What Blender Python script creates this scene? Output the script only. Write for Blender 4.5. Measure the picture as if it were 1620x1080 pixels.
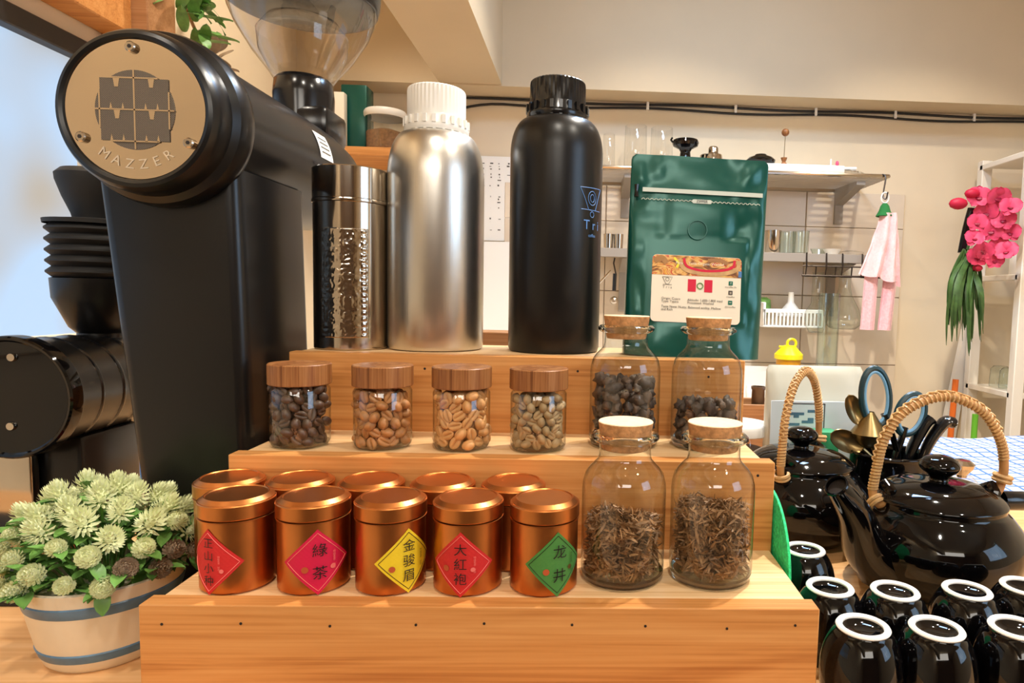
import bpy, bmesh, math, random
from mathutils import Vector, Matrix, noise

for o in list(bpy.data.objects):
    bpy.data.objects.remove(o)
SC = bpy.context.scene
COL = SC.collection
PI = math.pi
random.seed(7)

# ------------------------------------------------------------------ camera
CAM = Vector((0.2513, -0.3699, 0.2464))
PITCH, YAW, ROLL = 0.0763, -0.039, 0.0247
FPX, PPX, PPY = 1034.18, 965.69, 549.2          # focal length and principal point, in 1620x1080 pixels
FWD = Vector((-math.sin(YAW) * math.cos(PITCH), math.cos(YAW) * math.cos(PITCH), -math.sin(PITCH)))
RGT = Vector((math.cos(YAW), math.sin(YAW), 0))
UPV = RGT.cross(FWD)
_c, _s = math.cos(ROLL), math.sin(ROLL)
IR = RGT * _c + UPV * _s
IU = UPV * _c - RGT * _s
camd = bpy.data.cameras.new('camera')
cam = bpy.data.objects.new('camera', camd)
COL.objects.link(cam)
cam.matrix_world = Matrix(((IR.x, IU.x, -FWD.x, CAM.x), (IR.y, IU.y, -FWD.y, CAM.y), (IR.z, IU.z, -FWD.z, CAM.z), (0, 0, 0, 1)))
camd.sensor_fit = 'HORIZONTAL'
camd.sensor_width = 36
camd.lens = FPX / 1620 * 36
camd.shift_x = -(PPX - 810) / 1620
camd.shift_y = (PPY - 540) / 1620
camd.clip_start = 0.01
SC.camera = cam


def at(px, py, X=None, Y=None, Z=None):
    """world point on a photo ray where it meets the given plane"""
    d = FWD + IR * ((px - PPX) / FPX) - IU * ((py - PPY) / FPX)
    if Y is not None:
        t = (Y - CAM.y) / d.y
    elif Z is not None:
        t = (Z - CAM.z) / d.z
    else:
        t = (X - CAM.x) / d.x
    return CAM + d * t


# ------------------------------------------------------------------ world, lights, exposure
SC.view_settings.view_transform = 'Standard'
SC.view_settings.look = 'None'
SC.view_settings.exposure = 0.30
SC.view_settings.gamma = 1.0
SC.view_settings.use_curve_mapping = False
W = bpy.data.worlds.new('world')
SC.world = W
W.use_nodes = True
W.node_tree.nodes['Background'].inputs[0].default_value = (0.75, 0.86, 1.0, 1)
W.node_tree.nodes['Background'].inputs[1].default_value = 0.6


def light(kind, name, loc, power, col, target=None, **kw):
    l = bpy.data.lights.new(name, kind)
    l.energy = power
    l.color = col
    for k, v in kw.items():
        setattr(l, k, v)
    o = bpy.data.objects.new(name, l)
    COL.objects.link(o)
    o.location = loc
    if target is not None:
        o.rotation_euler = (Vector(target) - Vector(loc)).to_track_quat('-Z', 'Y').to_euler()
    return o


WARM = (1.0, 0.915, 0.785)
# recessed ceiling downlights: over the stand, in front of it and over the back counter
DOWN = [(-0.16, 0.42, 48, 125), (0.66, 0.40, 48, 125), (-0.30, -0.42, 15, 130), (0.30, -0.55, 15, 130), (0.95, -0.35, 15, 130),
        (-0.20, 1.00, 11, 114), (0.45, 1.00, 16, 114), (1.15, 1.00, 16, 114)]
for x, y, e, cone in DOWN:
    light('SPOT', 'ceiling_downlight', (x, y, 1.27), e, WARM, (x, y, 0), shadow_soft_size=0.02, spot_size=math.radians(cone), spot_blend=0.5)
# soft warm fill lamp, added out of view to brighten the front faces
light('AREA', 'front_fill_light', (0.15, -2.1, 1.22), 24, (1.0, 0.93, 0.83), (0.2, 0.1, 0.2), shape='RECTANGLE', size=1.5, size_y=0.6)
# cool-white tube panel on the ceiling, to the right behind the stand
light('AREA', 'cool_tube_panel', (0.60, 0.76, 1.285), 9, (0.40, 0.64, 1.0), (0.62, 0.78, 0), shape='RECTANGLE', size=0.34, size_y=0.22)
# daylight through the window in the right wall, behind the camera
light('AREA', 'window_daylight', (1.70, -0.75, 0.62), 6, (0.50, 0.72, 1.0), (0.2, 0.2, 0.35), shape='RECTANGLE', size=0.7, size_y=0.7)


# ------------------------------------------------------------------ materials
def mat(name, col, rough=0.5, metal=0.0, spec=0.5, coat=0.0, vary=0.0, scale=30.0, bump=0.0, stretch=(1, 1, 1), emit=None, es=0.0, trans=0.0, sheen=0.0):
    m = bpy.data.materials.new(name)
    m.use_nodes = True
    nt = m.node_tree
    b = nt.nodes['Principled BSDF']
    c = tuple(((v / 255 / 12.92) if v / 255 <= 0.04045 else ((v / 255 + 0.055) / 1.055) ** 2.4) for v in col)
    b.inputs['Base Color'].default_value = (*c, 1)
    b.inputs['Roughness'].default_value = rough
    b.inputs['Metallic'].default_value = metal
    b.inputs['Specular IOR Level'].default_value = spec
    b.inputs['Coat Weight'].default_value = coat
    b.inputs['Coat Roughness'].default_value = 0.05
    b.inputs['Transmission Weight'].default_value = trans
    if sheen:
        b.inputs['Sheen Weight'].default_value = sheen
    if emit:
        b.inputs['Emission Color'].default_value = (*emit, 1)
        b.inputs['Emission Strength'].default_value = es
    if vary or bump:
        tc = nt.nodes.new('ShaderNodeTexCoord')
        mp = nt.nodes.new('ShaderNodeMapping')
        mp.inputs['Scale'].default_value = stretch
        nt.links.new(tc.outputs['Object'], mp.inputs[0])
        n = nt.nodes.new('ShaderNodeTexNoise')
        n.inputs['Scale'].default_value = scale
        n.inputs['Detail'].default_value = 5
        nt.links.new(mp.outputs[0], n.inputs['Vector'])
        if vary:
            r = nt.nodes.new('ShaderNodeValToRGB')
            r.color_ramp.elements[0].position = 0.3
            r.color_ramp.elements[1].position = 0.7
            r.color_ramp.elements[0].color = (*[v * (1 - vary) for v in c], 1)
            r.color_ramp.elements[1].color = (*[min(1, v * (1 + vary)) for v in c], 1)
            nt.links.new(n.outputs[0], r.inputs[0])
            nt.links.new(r.outputs[0], b.inputs['Base Color'])
        if bump:
            bp = nt.nodes.new('ShaderNodeBump')
            bp.inputs['Strength'].default_value = bump
            bp.inputs['Distance'].default_value = 0.002
            nt.links.new(n.outputs[0], bp.inputs['Height'])
            nt.links.new(bp.outputs[0], b.inputs['Normal'])
    return m


def srgb(*col):
    return tuple(((v / 255 / 12.92) if v / 255 <= 0.04045 else ((v / 255 + 0.055) / 1.055) ** 2.4) for v in col)


def wood(name, c0, c1, c2, axis=0, scale=1.0, rough=0.5):
    """long soft grain along one axis"""
    m = bpy.data.materials.new(name)
    m.use_nodes = True
    nt = m.node_tree
    b = nt.nodes['Principled BSDF']
    b.inputs['Roughness'].default_value = rough
    b.inputs['Specular IOR Level'].default_value = 0.3
    tc = nt.nodes.new('ShaderNodeTexCoord')
    mp = nt.nodes.new('ShaderNodeMapping')
    st = [26 * scale] * 3
    st[axis] = 2.2 * scale
    mp.inputs['Scale'].default_value = st
    nt.links.new(tc.outputs['Object'], mp.inputs[0])
    n = nt.nodes.new('ShaderNodeTexNoise')
    n.inputs['Scale'].default_value = 2.0
    n.inputs['Detail'].default_value = 4
    n.inputs['Distortion'].default_value = 1.2
    nt.links.new(mp.outputs[0], n.inputs['Vector'])
    mp2 = nt.nodes.new('ShaderNodeMapping')
    st2 = [240 * scale] * 3
    st2[axis] = 3 * scale
    mp2.inputs['Scale'].default_value = st2
    nt.links.new(tc.outputs['Object'], mp2.inputs[0])
    n2 = nt.nodes.new('ShaderNodeTexNoise')
    n2.inputs['Scale'].default_value = 2.0
    n2.inputs['Detail'].default_value = 3
    nt.links.new(mp2.outputs[0], n2.inputs['Vector'])
    mx = nt.nodes.new('ShaderNodeMix')
    mx.inputs[0].default_value = 0.42
    nt.links.new(n.outputs[0], mx.inputs[2])
    nt.links.new(n2.outputs[0], mx.inputs[3])
    r = nt.nodes.new('ShaderNodeValToRGB')
    e = r.color_ramp.elements
    e[0].position, e[1].position = 0.3, 0.68
    e[0].color, e[1].color = (*srgb(*c0), 1), (*srgb(*c2), 1)
    k = e.new(0.48)
    k.color = (*srgb(*c1), 1)
    nt.links.new(mx.outputs[0], r.inputs[0])
    nt.links.new(r.outputs[0], b.inputs['Base Color'])
    return m


def glass(name, tint=(1, 1, 1), edge=0.50, rough=0.0, fac=1.0):
    """thin clear glass: Fresnel reflection over a clear body that darkens where the wall is seen edge-on"""
    m = bpy.data.materials.new(name)
    m.use_nodes = True
    nt = m.node_tree
    nt.nodes.remove(nt.nodes['Principled BSDF'])
    out = nt.nodes['Material Output']
    tr = nt.nodes.new('ShaderNodeBsdfTransparent')
    gl = nt.nodes.new('ShaderNodeBsdfGlossy')
    gl.inputs['Roughness'].default_value = rough
    lw = nt.nodes.new('ShaderNodeLayerWeight')
    lw.inputs['Blend'].default_value = 0.5
    pw = nt.nodes.new('ShaderNodeMath')
    pw.operation = 'POWER'
    pw.inputs[1].default_value = 5.0
    nt.links.new(lw.outputs['Facing'], pw.inputs[0])
    mul = nt.nodes.new('ShaderNodeMath')
    mul.operation = 'MULTIPLY_ADD'
    mul.inputs[1].default_value = 0.9 * fac
    mul.inputs[2].default_value = 0.075 * fac
    nt.links.new(pw.outputs[0], mul.inputs[0])
    r = nt.nodes.new('ShaderNodeValToRGB')
    r.color_ramp.elements[0].position = 0.58
    r.color_ramp.elements[0].color = (*[0.985 * t for t in tint], 1)
    r.color_ramp.elements[1].position = 1.0
    r.color_ramp.elements[1].color = (*[edge * t for t in tint], 1)
    nt.links.new(lw.outputs['Facing'], r.inputs[0])
    nt.links.new(r.outputs[0], tr.inputs[0])
    mx = nt.nodes.new('ShaderNodeMixShader')
    nt.links.new(mul.outputs[0], mx.inputs[0])
    nt.links.new(tr.outputs[0], mx.inputs[1])
    nt.links.new(gl.outputs[0], mx.inputs[2])
    nt.links.new(mx.outputs[0], out.inputs[0])
    return m


M = {
    'wall': mat('wall_paint', (228, 209, 178), 0.85, vary=0.03, scale=6),
    'beam': mat('beam_paint', (206, 186, 154), 0.85, vary=0.03, scale=5),
    'tile': mat('wall_tile', (220, 202, 178), 0.22, vary=0.05, scale=7),
    'grout': mat('grout', (170, 150, 128), 0.9),
    'far_wall': mat('dark_wood_wall', (150, 124, 100), 0.7, vary=0.1, scale=5),
    'floor': mat('floor_concrete', (120, 108, 96), 0.6, vary=0.1),
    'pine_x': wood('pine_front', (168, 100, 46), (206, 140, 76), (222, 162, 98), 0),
    'pine_lit': wood('pine_lit_pale', (214, 166, 112), (236, 194, 142), (246, 212, 166), 0),  # paler than the front boards: light on the steps painted into the wood
    'counter': wood('counter_oak', (206, 150, 94), (224, 172, 116), (236, 190, 138), 0, 0.6),
    'walnut': wood('acacia_lid', (82, 44, 20), (140, 88, 48), (178, 126, 78), 2, 2.2, 0.4),
    'crate': wood('crate_wood', (140, 96, 60), (168, 120, 78), (186, 140, 98), 0, 0.8),
    'copper': mat('copper_tin', (208, 132, 72), 0.33, 1.0, vary=0.05, scale=60),
    'copper_dark': mat('tin_groove', (120, 56, 20), 0.4, 1.0),
    'red_paper': mat('red_paper', (206, 34, 34), 0.6),
    'pink_paper': mat('crimson_paper', (214, 12, 66), 0.6),
    'yellow_paper': mat('yellow_paper', (240, 206, 34), 0.6),
    'green_paper': mat('green_paper', (72, 134, 58), 0.6),
    'ink': mat('black_ink', (28, 18, 14), 0.6),
    'ink_brown': mat('brown_ink', (96, 70, 20), 0.6),
    'ink_pink': mat('pale_red_ink', (240, 120, 110), 0.6),
    'ink_green': mat('dark_green_ink', (34, 70, 26), 0.6),
    'seal': mat('seal_red', (190, 84, 40), 0.6),
    'glass': glass('clear_glass', (0.97, 0.99, 0.98)),
    'glass_thick': glass('thick_glass', (0.93, 0.97, 0.95), 0.42),
    'plastic_clear': glass('clear_plastic', (0.98, 0.975, 0.965), 0.84, 0.04),
    'cork': mat('cork', (196, 140, 88), 0.85, vary=0.3, scale=260, bump=0.4),
    'cork_top': mat('cork_lit_top', (238, 210, 170), 0.85, vary=0.12, scale=300),  # paler than the cork sides: light from above put into the colour
    'tea': mat('dried_tea_leaf', (152, 110, 68), 0.6, vary=0.5, scale=120),
    'steel': mat('polished_steel', (196, 186, 172), 0.12, 1.0),
    'steel_emboss': mat('embossed_steel', (200, 188, 172), 0.2, 1.0, bump=0.9, scale=210),
    'alu': mat('brushed_aluminium', (214, 210, 202), 0.3, 1.0, bump=0.05, scale=40, stretch=(30, 30, 0.4)),
    'white_plastic': mat('white_plastic', (238, 234, 226), 0.35),
    'black_paint': mat('matte_black_coating', (17, 16, 16), 0.31, spec=0.4, vary=0.1, scale=400),
    'black_plastic': mat('black_plastic', (16, 16, 18), 0.18),
    'black_gloss': mat('black_glaze', (6, 5, 6), 0.05, spec=0.4),
    'black_rubber': mat('black_rubber', (18, 17, 17), 0.6),
    'grinder': mat('grinder_black', (17, 16, 16), 0.28, spec=0.4, vary=0.08, scale=500),
    'blue_print': mat('blue_print', (96, 146, 214), 0.5),
    'foil': mat('green_foil', (16, 84, 74), 0.27, 0.25),
    'foil_crease': mat('pale_foil_strip', (206, 214, 204), 0.4),
    'cream': mat('cream_label', (246, 236, 216), 0.6),
    'label_blue': mat('pale_label', (214, 228, 240), 0.6),
    'peru_red': mat('flag_red', (216, 16, 60), 0.6),
    'text_grey': mat('grey_ink', (90, 84, 76), 0.6),
    'icon_green': mat('icon_green', (20, 110, 90), 0.6),
    'rattan': mat('rattan', (176, 126, 72), 0.55, vary=0.2, scale=90),
    'rattan_pale': mat('rattan_binding', (204, 162, 108), 0.5, vary=0.22, scale=140),
    'white_rim': mat('unglazed_rim', (244, 240, 232), 0.5),
    'unglazed': mat('bare_clay', (206, 186, 158), 0.7),
    'leaf': mat('plastic_leaf', (102, 148, 70), 0.45, vary=0.35, scale=60),
    'petal_pale': mat('pale_flower', (226, 230, 184), 0.55, vary=0.14, scale=80),
    'petal_old': mat('faded_flower', (150, 128, 104), 0.6, vary=0.2, scale=80),
    'pot': mat('pot_ceramic', (226, 212, 186), 0.3, vary=0.05, scale=40),
    'pot_blue': mat('pot_blue_band', (84, 120, 150), 0.35, vary=0.3, scale=60),
    'orchid': mat('orchid_petal', (240, 62, 106), 0.55, vary=0.3, scale=25, sheen=0.2),
    'orchid_dark': mat('orchid_bud', (196, 18, 60), 0.55),
    'orchid_lip': mat('orchid_lip', (150, 8, 50), 0.5),
    'spike_leaf': mat('hanging_leaf', (64, 96, 42), 0.55, vary=0.35, scale=40),
    'towel': mat('pink_towel', (248, 188, 190), 0.95, vary=0.12, scale=160, bump=0.5, sheen=0.3),
    'towel_pale': mat('pale_pink_towel', (250, 198, 197), 0.95, vary=0.08, scale=160, bump=0.5, sheen=0.3),
    'towel_green': mat('green_knit', (30, 110, 50), 0.9, bump=0.6, scale=300),
    'white_metal': mat('white_metal', (238, 228, 212), 0.45),
    'yellow': mat('yellow_plastic', (244, 226, 20), 0.35),
    'yellow_dark': mat('amber_plastic', (214, 150, 16), 0.4),
    'green_pad': mat('green_sponge', (50, 236, 140), 0.8, vary=0.35, scale=420, bump=0.6),
    'mint': mat('mint_plastic', (60, 160, 110), 0.4),
    'dark_green': mat('dark_green_box', (24, 84, 60), 0.5),
    'teal_plastic': mat('teal_plastic', (24, 58, 68), 0.35),
    'sky_plastic': mat('light_blue_plastic', (122, 178, 220), 0.4),
    'brass': mat('tarnished_brass', (150, 128, 86), 0.3, 0.9),
    'frost': glass('frosted_plastic', (0.86, 0.87, 0.82), 0.6, 0.3),
    'pouch': mat('white_pouch', (214, 214, 200), 0.35, trans=0.0),
    'pink_dot': mat('pink_plastic', (226, 80, 120), 0.5),
    'shelf_wire': mat('shelf_wire', (196, 186, 170), 0.4, 0.3),
    'rack_grey': mat('rack_shade_grey', (168, 156, 138), 0.8),
    'dark_metal': mat('dark_metal', (70, 62, 56), 0.35, 0.8),
    'orange': mat('orange_plastic', (226, 108, 30), 0.45),
    'lime': mat('lime_plastic', (110, 190, 50), 0.45),
    'brown_glass': mat('brown_glass_jar', (92, 70, 52), 0.15),
    'cable': mat('black_cable', (26, 22, 20), 0.5),
    'blue_cloth': mat('blue_cloth', (86, 132, 190), 0.8),
    'red_plastic': mat('red_plastic', (190, 40, 20), 0.4),
    'powder': mat('brown_powder', (132, 92, 58), 0.9, vary=0.3, scale=150),
    'bean_dark': mat('dark_roast', (84, 60, 44), 0.42, vary=0.2, scale=160),
    'bean_mid': mat('medium_roast', (178, 122, 70), 0.5, vary=0.2, scale=160),
    'bean_light': mat('light_roast', (214, 158, 98), 0.5, vary=0.16, scale=160),
    'bean_green': mat('green_bean', (176, 146, 104), 0.55, vary=0.16, scale=160),
    'bracket_grey': mat('bracket_grey', (150, 140, 128), 0.45),
    'letter': mat('engraved_letter', (236, 222, 200), 0.3, 0.8),
    'berry2': mat('dried_berry_brown', (96, 76, 62), 0.62, vary=0.35, scale=200, bump=0.6),
    'berry': mat('dried_berry', (70, 56, 48), 0.62, vary=0.35, scale=200, bump=0.6),
    'window_sky': mat('daylit_frosted_pane', (40, 44, 50), 0.3, emit=(0.52, 0.70, 0.96), es=0.80),
    'black_frame': mat('black_window_frame', (44, 40, 38), 0.5, vary=0.15, scale=30),
}


def plate_mat():
    m = mat('polished_plate', (222, 206, 184), 0.10, 1.0)
    return m


M['plate'] = plate_mat()


def mesh_mat():
    """dark perforated sheet: fine grid of holes"""
    m = mat('perforated_sheet', (60, 56, 52), 0.5, 0.6)
    nt = m.node_tree
    b = nt.nodes['Principled BSDF']
    tc = nt.nodes.new('ShaderNodeTexCoord')
    ck = nt.nodes.new('ShaderNodeTexChecker')
    ck.inputs['Scale'].default_value = 1700
    ck.inputs['Color1'].default_value = (*srgb(52, 48, 46), 1)
    ck.inputs['Color2'].default_value = (*srgb(140, 128, 114), 1)
    nt.links.new(tc.outputs['Object'], ck.inputs[0])
    nt.links.new(ck.outputs[0], b.inputs['Base Color'])
    return m


M['perforated'] = mesh_mat()


def solid_glass():
    m = mat('solid_glass', (236, 244, 240), 0.0, trans=1.0)
    m.node_tree.nodes['Principled BSDF'].inputs['IOR'].default_value = 1.45
    return m


M['glass_solid'] = solid_glass()


def pane_mat():
    """frosted window pane: daylight with soft blurred shapes of what is outside"""
    m = mat('daylit_frosted_pane', (40, 44, 50), 0.3, emit=(0.52, 0.70, 0.96), es=0.80)
    nt = m.node_tree
    b = nt.nodes['Principled BSDF']
    tc = nt.nodes.new('ShaderNodeTexCoord')
    n = nt.nodes.new('ShaderNodeTexNoise')
    n.inputs['Scale'].default_value = 4.5
    n.inputs['Detail'].default_value = 1
    nt.links.new(tc.outputs['Object'], n.inputs['Vector'])
    r = nt.nodes.new('ShaderNodeValToRGB')
    r.color_ramp.elements[0].position = 0.36
    r.color_ramp.elements[0].color = (0.52, 0.46, 0.38, 1)
    r.color_ramp.elements[1].position = 0.58
    r.color_ramp.elements[1].color = (0.52, 0.72, 0.98, 1)
    nt.links.new(n.outputs[0], r.inputs[0])
    nt.links.new(r.outputs[0], b.inputs['Emission Color'])
    return m


M['window_sky'] = pane_mat()


def gingham():
    m = mat('checked_cloth', (240, 244, 246), 0.9)
    nt = m.node_tree
    b = nt.nodes['Principled BSDF']
    tc = nt.nodes.new('ShaderNodeTexCoord')
    sep = nt.nodes.new('ShaderNodeSeparateXYZ')
    nt.links.new(tc.outputs['Object'], sep.inputs[0])
    mxs = []
    for ax in (0, 1):
        mu = nt.nodes.new('ShaderNodeMath'); mu.operation = 'MULTIPLY'; mu.inputs[1].default_value = 46
        nt.links.new(sep.outputs[ax], mu.inputs[0])
        fr = nt.nodes.new('ShaderNodeMath'); fr.operation = 'FRACT'
        nt.links.new(mu.outputs[0], fr.inputs[0])
        lt = nt.nodes.new('ShaderNodeMath'); lt.operation = 'LESS_THAN'; lt.inputs[1].default_value = 0.2
        nt.links.new(fr.outputs[0], lt.inputs[0])
        mxs.append(lt)
    mm = nt.nodes.new('ShaderNodeMath'); mm.operation = 'MAXIMUM'
    nt.links.new(mxs[0].outputs[0], mm.inputs[0]); nt.links.new(mxs[1].outputs[0], mm.inputs[1])
    mx = nt.nodes.new('ShaderNodeMix'); mx.data_type = 'RGBA'
    mx.inputs[6].default_value = (*srgb(196, 206, 218), 1)
    mx.inputs[7].default_value = (*srgb(84, 122, 188), 1)
    nt.links.new(mm.outputs[0], mx.inputs[0])
    nt.links.new(mx.outputs[2], b.inputs['Base Color'])
    return m


M['gingham'] = gingham()


def picture_mat():
    """printed photo strip of folded ochre, red and yellow cloth"""
    m = mat('printed_photo', (200, 140, 70), 0.5)
    nt = m.node_tree
    b = nt.nodes['Principled BSDF']
    tc = nt.nodes.new('ShaderNodeTexCoord')
    mp = nt.nodes.new('ShaderNodeMapping'); mp.inputs['Scale'].default_value = (26, 26, 60)
    nt.links.new(tc.outputs['Object'], mp.inputs[0])
    n = nt.nodes.new('ShaderNodeTexNoise'); n.inputs['Scale'].default_value = 2.0; n.inputs['Detail'].default_value = 2; n.inputs['Distortion'].default_value = 1.5
    nt.links.new(mp.outputs[0], n.inputs['Vector'])
    r = nt.nodes.new('ShaderNodeValToRGB')
    e = r.color_ramp.elements
    e[0].position = 0.25; e[0].color = (*srgb(60, 34, 18), 1)
    e[1].position = 0.78; e[1].color = (*srgb(60, 90, 140), 1)
    for p, c in ((0.38, (140, 84, 40)), (0.46, (222, 160, 80)), (0.52, (240, 200, 120)), (0.58, (196, 30, 40)), (0.63, (232, 176, 60)), (0.7, (230, 190, 130))):
        k = e.new(p); k.color = (*srgb(*c), 1)
    nt.links.new(n.outputs[0], r.inputs[0])
    nt.links.new(r.outputs[0], b.inputs['Base Color'])
    return m


M['picture'] = picture_mat()


# ------------------------------------------------------------------ helpers
class MB:
    def __init__(self):
        self.bm = bmesh.new()

    def box(self, x0, x1, y0, y1, z0, z1, bevel=0.0, seg=1, rot=None):
        t = bmesh.new()
        bmesh.ops.create_cube(t, size=1)
        for v in t.verts:
            v.co = Vector(((v.co.x) * (x1 - x0), v.co.y * (y1 - y0), v.co.z * (z1 - z0)))
        if bevel:
            bmesh.ops.bevel(t, geom=list(t.edges), offset=bevel, segments=seg, affect='EDGES', profile=0.5)
        c = Vector(((x0 + x1) / 2, (y0 + y1) / 2, (z0 + z1) / 2))
        for v in t.verts:
            v.co = (rot @ v.co if rot else v.co) + c
        self.merge(t)
        return self

    def merge(self, t):
        me = bpy.data.meshes.new('tmp')
        t.to_mesh(me)
        t.free()
        self.bm.from_mesh(me)
        bpy.data.meshes.remove(me)

    def lathe(self, prof, seg=32, c=(0, 0, 0), axis='z', sx=1.0, ang=None):
        """prof: list of (r, h). axis y turns the shape so that h runs along +y."""
        bm = self.bm
        rings = []
        for r, h in prof:
            if r < 1e-6:
                rings.append([bm.verts.new(self._ax(0, 0, h, c, axis))])
            else:
                rings.append([bm.verts.new(self._ax(r * sx * math.cos(2 * PI * i / seg), r * math.sin(2 * PI * i / seg), h, c, axis)) for i in range(seg)])
        for a, b in zip(rings, rings[1:]):
            for i in range(seg):
                j = (i + 1) % seg
                if len(a) == 1 and len(b) == 1:
                    continue
                if len(a) == 1:
                    bm.faces.new((a[0], b[j], b[i]))
                elif len(b) == 1:
                    bm.faces.new((a[i], a[j], b[0]))
                else:
                    bm.faces.new((a[i], a[j], b[j], b[i]))
        return self

    def _ax(self, x, y, h, c, axis):
        if axis == 'z':
            return Vector((c[0] + x, c[1] + y, c[2] + h))
        if axis == 'y':
            return Vector((c[0] + x, c[1] + h, c[2] + y))
        return Vector((c[0] + h, c[1] + x, c[2] + y))

    def tube(self, pts, r, seg=8, closed=False, caps=True, flat=1.0):
        bm = self.bm
        pts = [Vector(p) for p in pts]
        n = len(pts)
        rs = r if isinstance(r, (list, tuple)) else [r] * n
        tans = []
        for i in range(n):
            if closed:
                t = pts[(i + 1) % n] - pts[i - 1]
            else:
                t = pts[min(i + 1, n - 1)] - pts[max(i - 1, 0)]
            tans.append(t.normalized() if t.length > 1e-9 else Vector((0, 0, 1)))
        up = Vector((0, 0, 1)) if abs(tans[0].z) < 0.9 else Vector((1, 0, 0))
        u = tans[0].cross(up).normalized()
        rings = []
        for i in range(n):
            u = (u - tans[i] * u.dot(tans[i]))
            u = u.normalized() if u.length > 1e-6 else tans[i].orthogonal().normalized()
            v = tans[i].cross(u)
            rings.append([bm.verts.new(pts[i] + u * (rs[i] * math.cos(2 * PI * k / seg)) + v * (rs[i] * flat * math.sin(2 * PI * k / seg))) for k in range(seg)])
        m = n if closed else n - 1
        for i in range(m):
            a, b = rings[i], rings[(i + 1) % n]
            for k in range(seg):
                l = (k + 1) % seg
                bm.faces.new((a[k], a[l], b[l], b[k]))
        if caps and not closed:
            bm.faces.new(rings[0][::-1])
            bm.faces.new(rings[-1])
        return self

    def grid(self, fn, nu, nv, wrap=False):
        bm = self.bm
        g = [[bm.verts.new(Vector(fn(i / nu, j / nv))) for j in range(nv + 1)] for i in range(nu if wrap else nu + 1)]
        for i in range(nu):
            for j in range(nv):
                i2 = (i + 1) % nu if wrap else i + 1
                bm.faces.new((g[i][j], g[i2][j], g[i2][j + 1], g[i][j + 1]))
        return self

    def poly(self, pts, d):
        """flat outline extruded by vector d"""
        bm = self.bm
        d = Vector(d)
        a = [bm.verts.new(Vector(p)) for p in pts]
        b = [bm.verts.new(Vector(p) + d) for p in pts]
        n = len(a)
        bm.faces.new(a[::-1])
        bm.faces.new(b)
        for i in range(n):
            j = (i + 1) % n
            bm.faces.new((a[i], a[j], b[j], b[i]))
        return self

    def ball(self, c, r, sub=2, s=(1, 1, 1)):
        t = bmesh.new()
        bmesh.ops.create_icosphere(t, subdivisions=sub, radius=r)
        for v in t.verts:
            v.co = Vector((v.co.x * s[0], v.co.y * s[1], v.co.z * s[2])) + Vector(c)
        self.merge(t)
        return self

    def mesh(self, smooth=40, solid=None):
        bmesh.ops.recalc_face_normals(self.bm, faces=list(self.bm.faces))
        if solid:
            bmesh.ops.solidify(self.bm, geom=list(self.bm.faces), thickness=solid)
        me = bpy.data.meshes.new('mesh')
        self.bm.to_mesh(me)
        self.bm.free()
        if smooth:
            for p in me.polygons:
                p.use_smooth = True
            me.set_sharp_from_angle(angle=math.radians(smooth))
        return me

    def build(self, name, m, parent=None, smooth=40, solid=None, loc=None):
        return link(name, self.mesh(smooth, solid), m, parent, loc)


def link(name, me, m, parent=None, loc=None):
    m = M[m] if isinstance(m, str) else m
    if m is not None and not me.materials:
        me.materials.append(m)
    me.name = name
    o = bpy.data.objects.new(name, me)
    COL.objects.link(o)
    if parent is not None:
        o.parent = parent
    if loc is not None:
        o.location = loc
    return o


def tag(o, label=None, cat=None, group=None, kind=None):
    if label:
        o['label'] = label
    if cat:
        o['category'] = cat
    if group:
        o['group'] = group
    if kind:
        o['kind'] = kind
    return o


def thing(name, label, cat, loc=(0, 0, 0), rz=0.0, group=None, rot=None):
    o = bpy.data.objects.new(name, None)
    o.empty_display_size = 0.02
    COL.objects.link(o)
    o.location = loc
    o.rotation_euler = rot if rot else (0, 0, rz)
    return tag(o, label, cat, group)


def struct(name, mb, m, parent=None, smooth=0):
    o = mb.build(name, m, parent, smooth=smooth)
    o['kind'] = 'structure'
    return o


def copy_tree(o, parent=None):
    c = o.copy()
    COL.objects.link(c)
    c.parent = parent
    for ch in list(o.children):
        copy_tree(ch, c)
    return c


def text_mesh(s, size, extrude=0.0, align='CENTER', line=1.0, shear=0.0, bold=0.0):
    cu = bpy.data.curves.new('t', 'FONT')
    cu.body = s
    cu.size = size
    cu.align_x = align
    cu.align_y = 'CENTER'
    cu.space_line = line
    cu.extrude = extrude
    cu.shear = shear
    cu.offset = bold
    cu.resolution_u = 3
    o = bpy.data.objects.new('t', cu)
    COL.objects.link(o)
    dg = bpy.context.evaluated_depsgraph_get()
    dg.update()
    me = bpy.data.meshes.new_from_object(o.evaluated_get(dg))
    bpy.data.objects.remove(o)
    bpy.data.curves.remove(cu)
    me.materials.clear()
    return me


def wrap_mesh(me, R, ang0, zc, u0=0.0, v0=0.0):
    """bend a flat (u,v,w) mesh round a vertical cylinder; angle 0 faces -y"""
    for v in me.vertices:
        u, w_, d = v.co.x + u0, v.co.y + v0, v.co.z
        a = ang0 + u / R
        v.co = Vector((math.sin(a) * (R + d), -math.cos(a) * (R + d), zc + w_))
    return me


def stand_mesh(me, loc, rx=PI / 2, rz=0.0):
    """turn a flat text mesh upright, facing -y"""
    mt = Matrix.Translation(Vector(loc)) @ Matrix.Rotation(rz, 4, 'Z') @ Matrix.Rotation(rx, 4, 'X')
    me.transform(mt)
    return me

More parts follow.
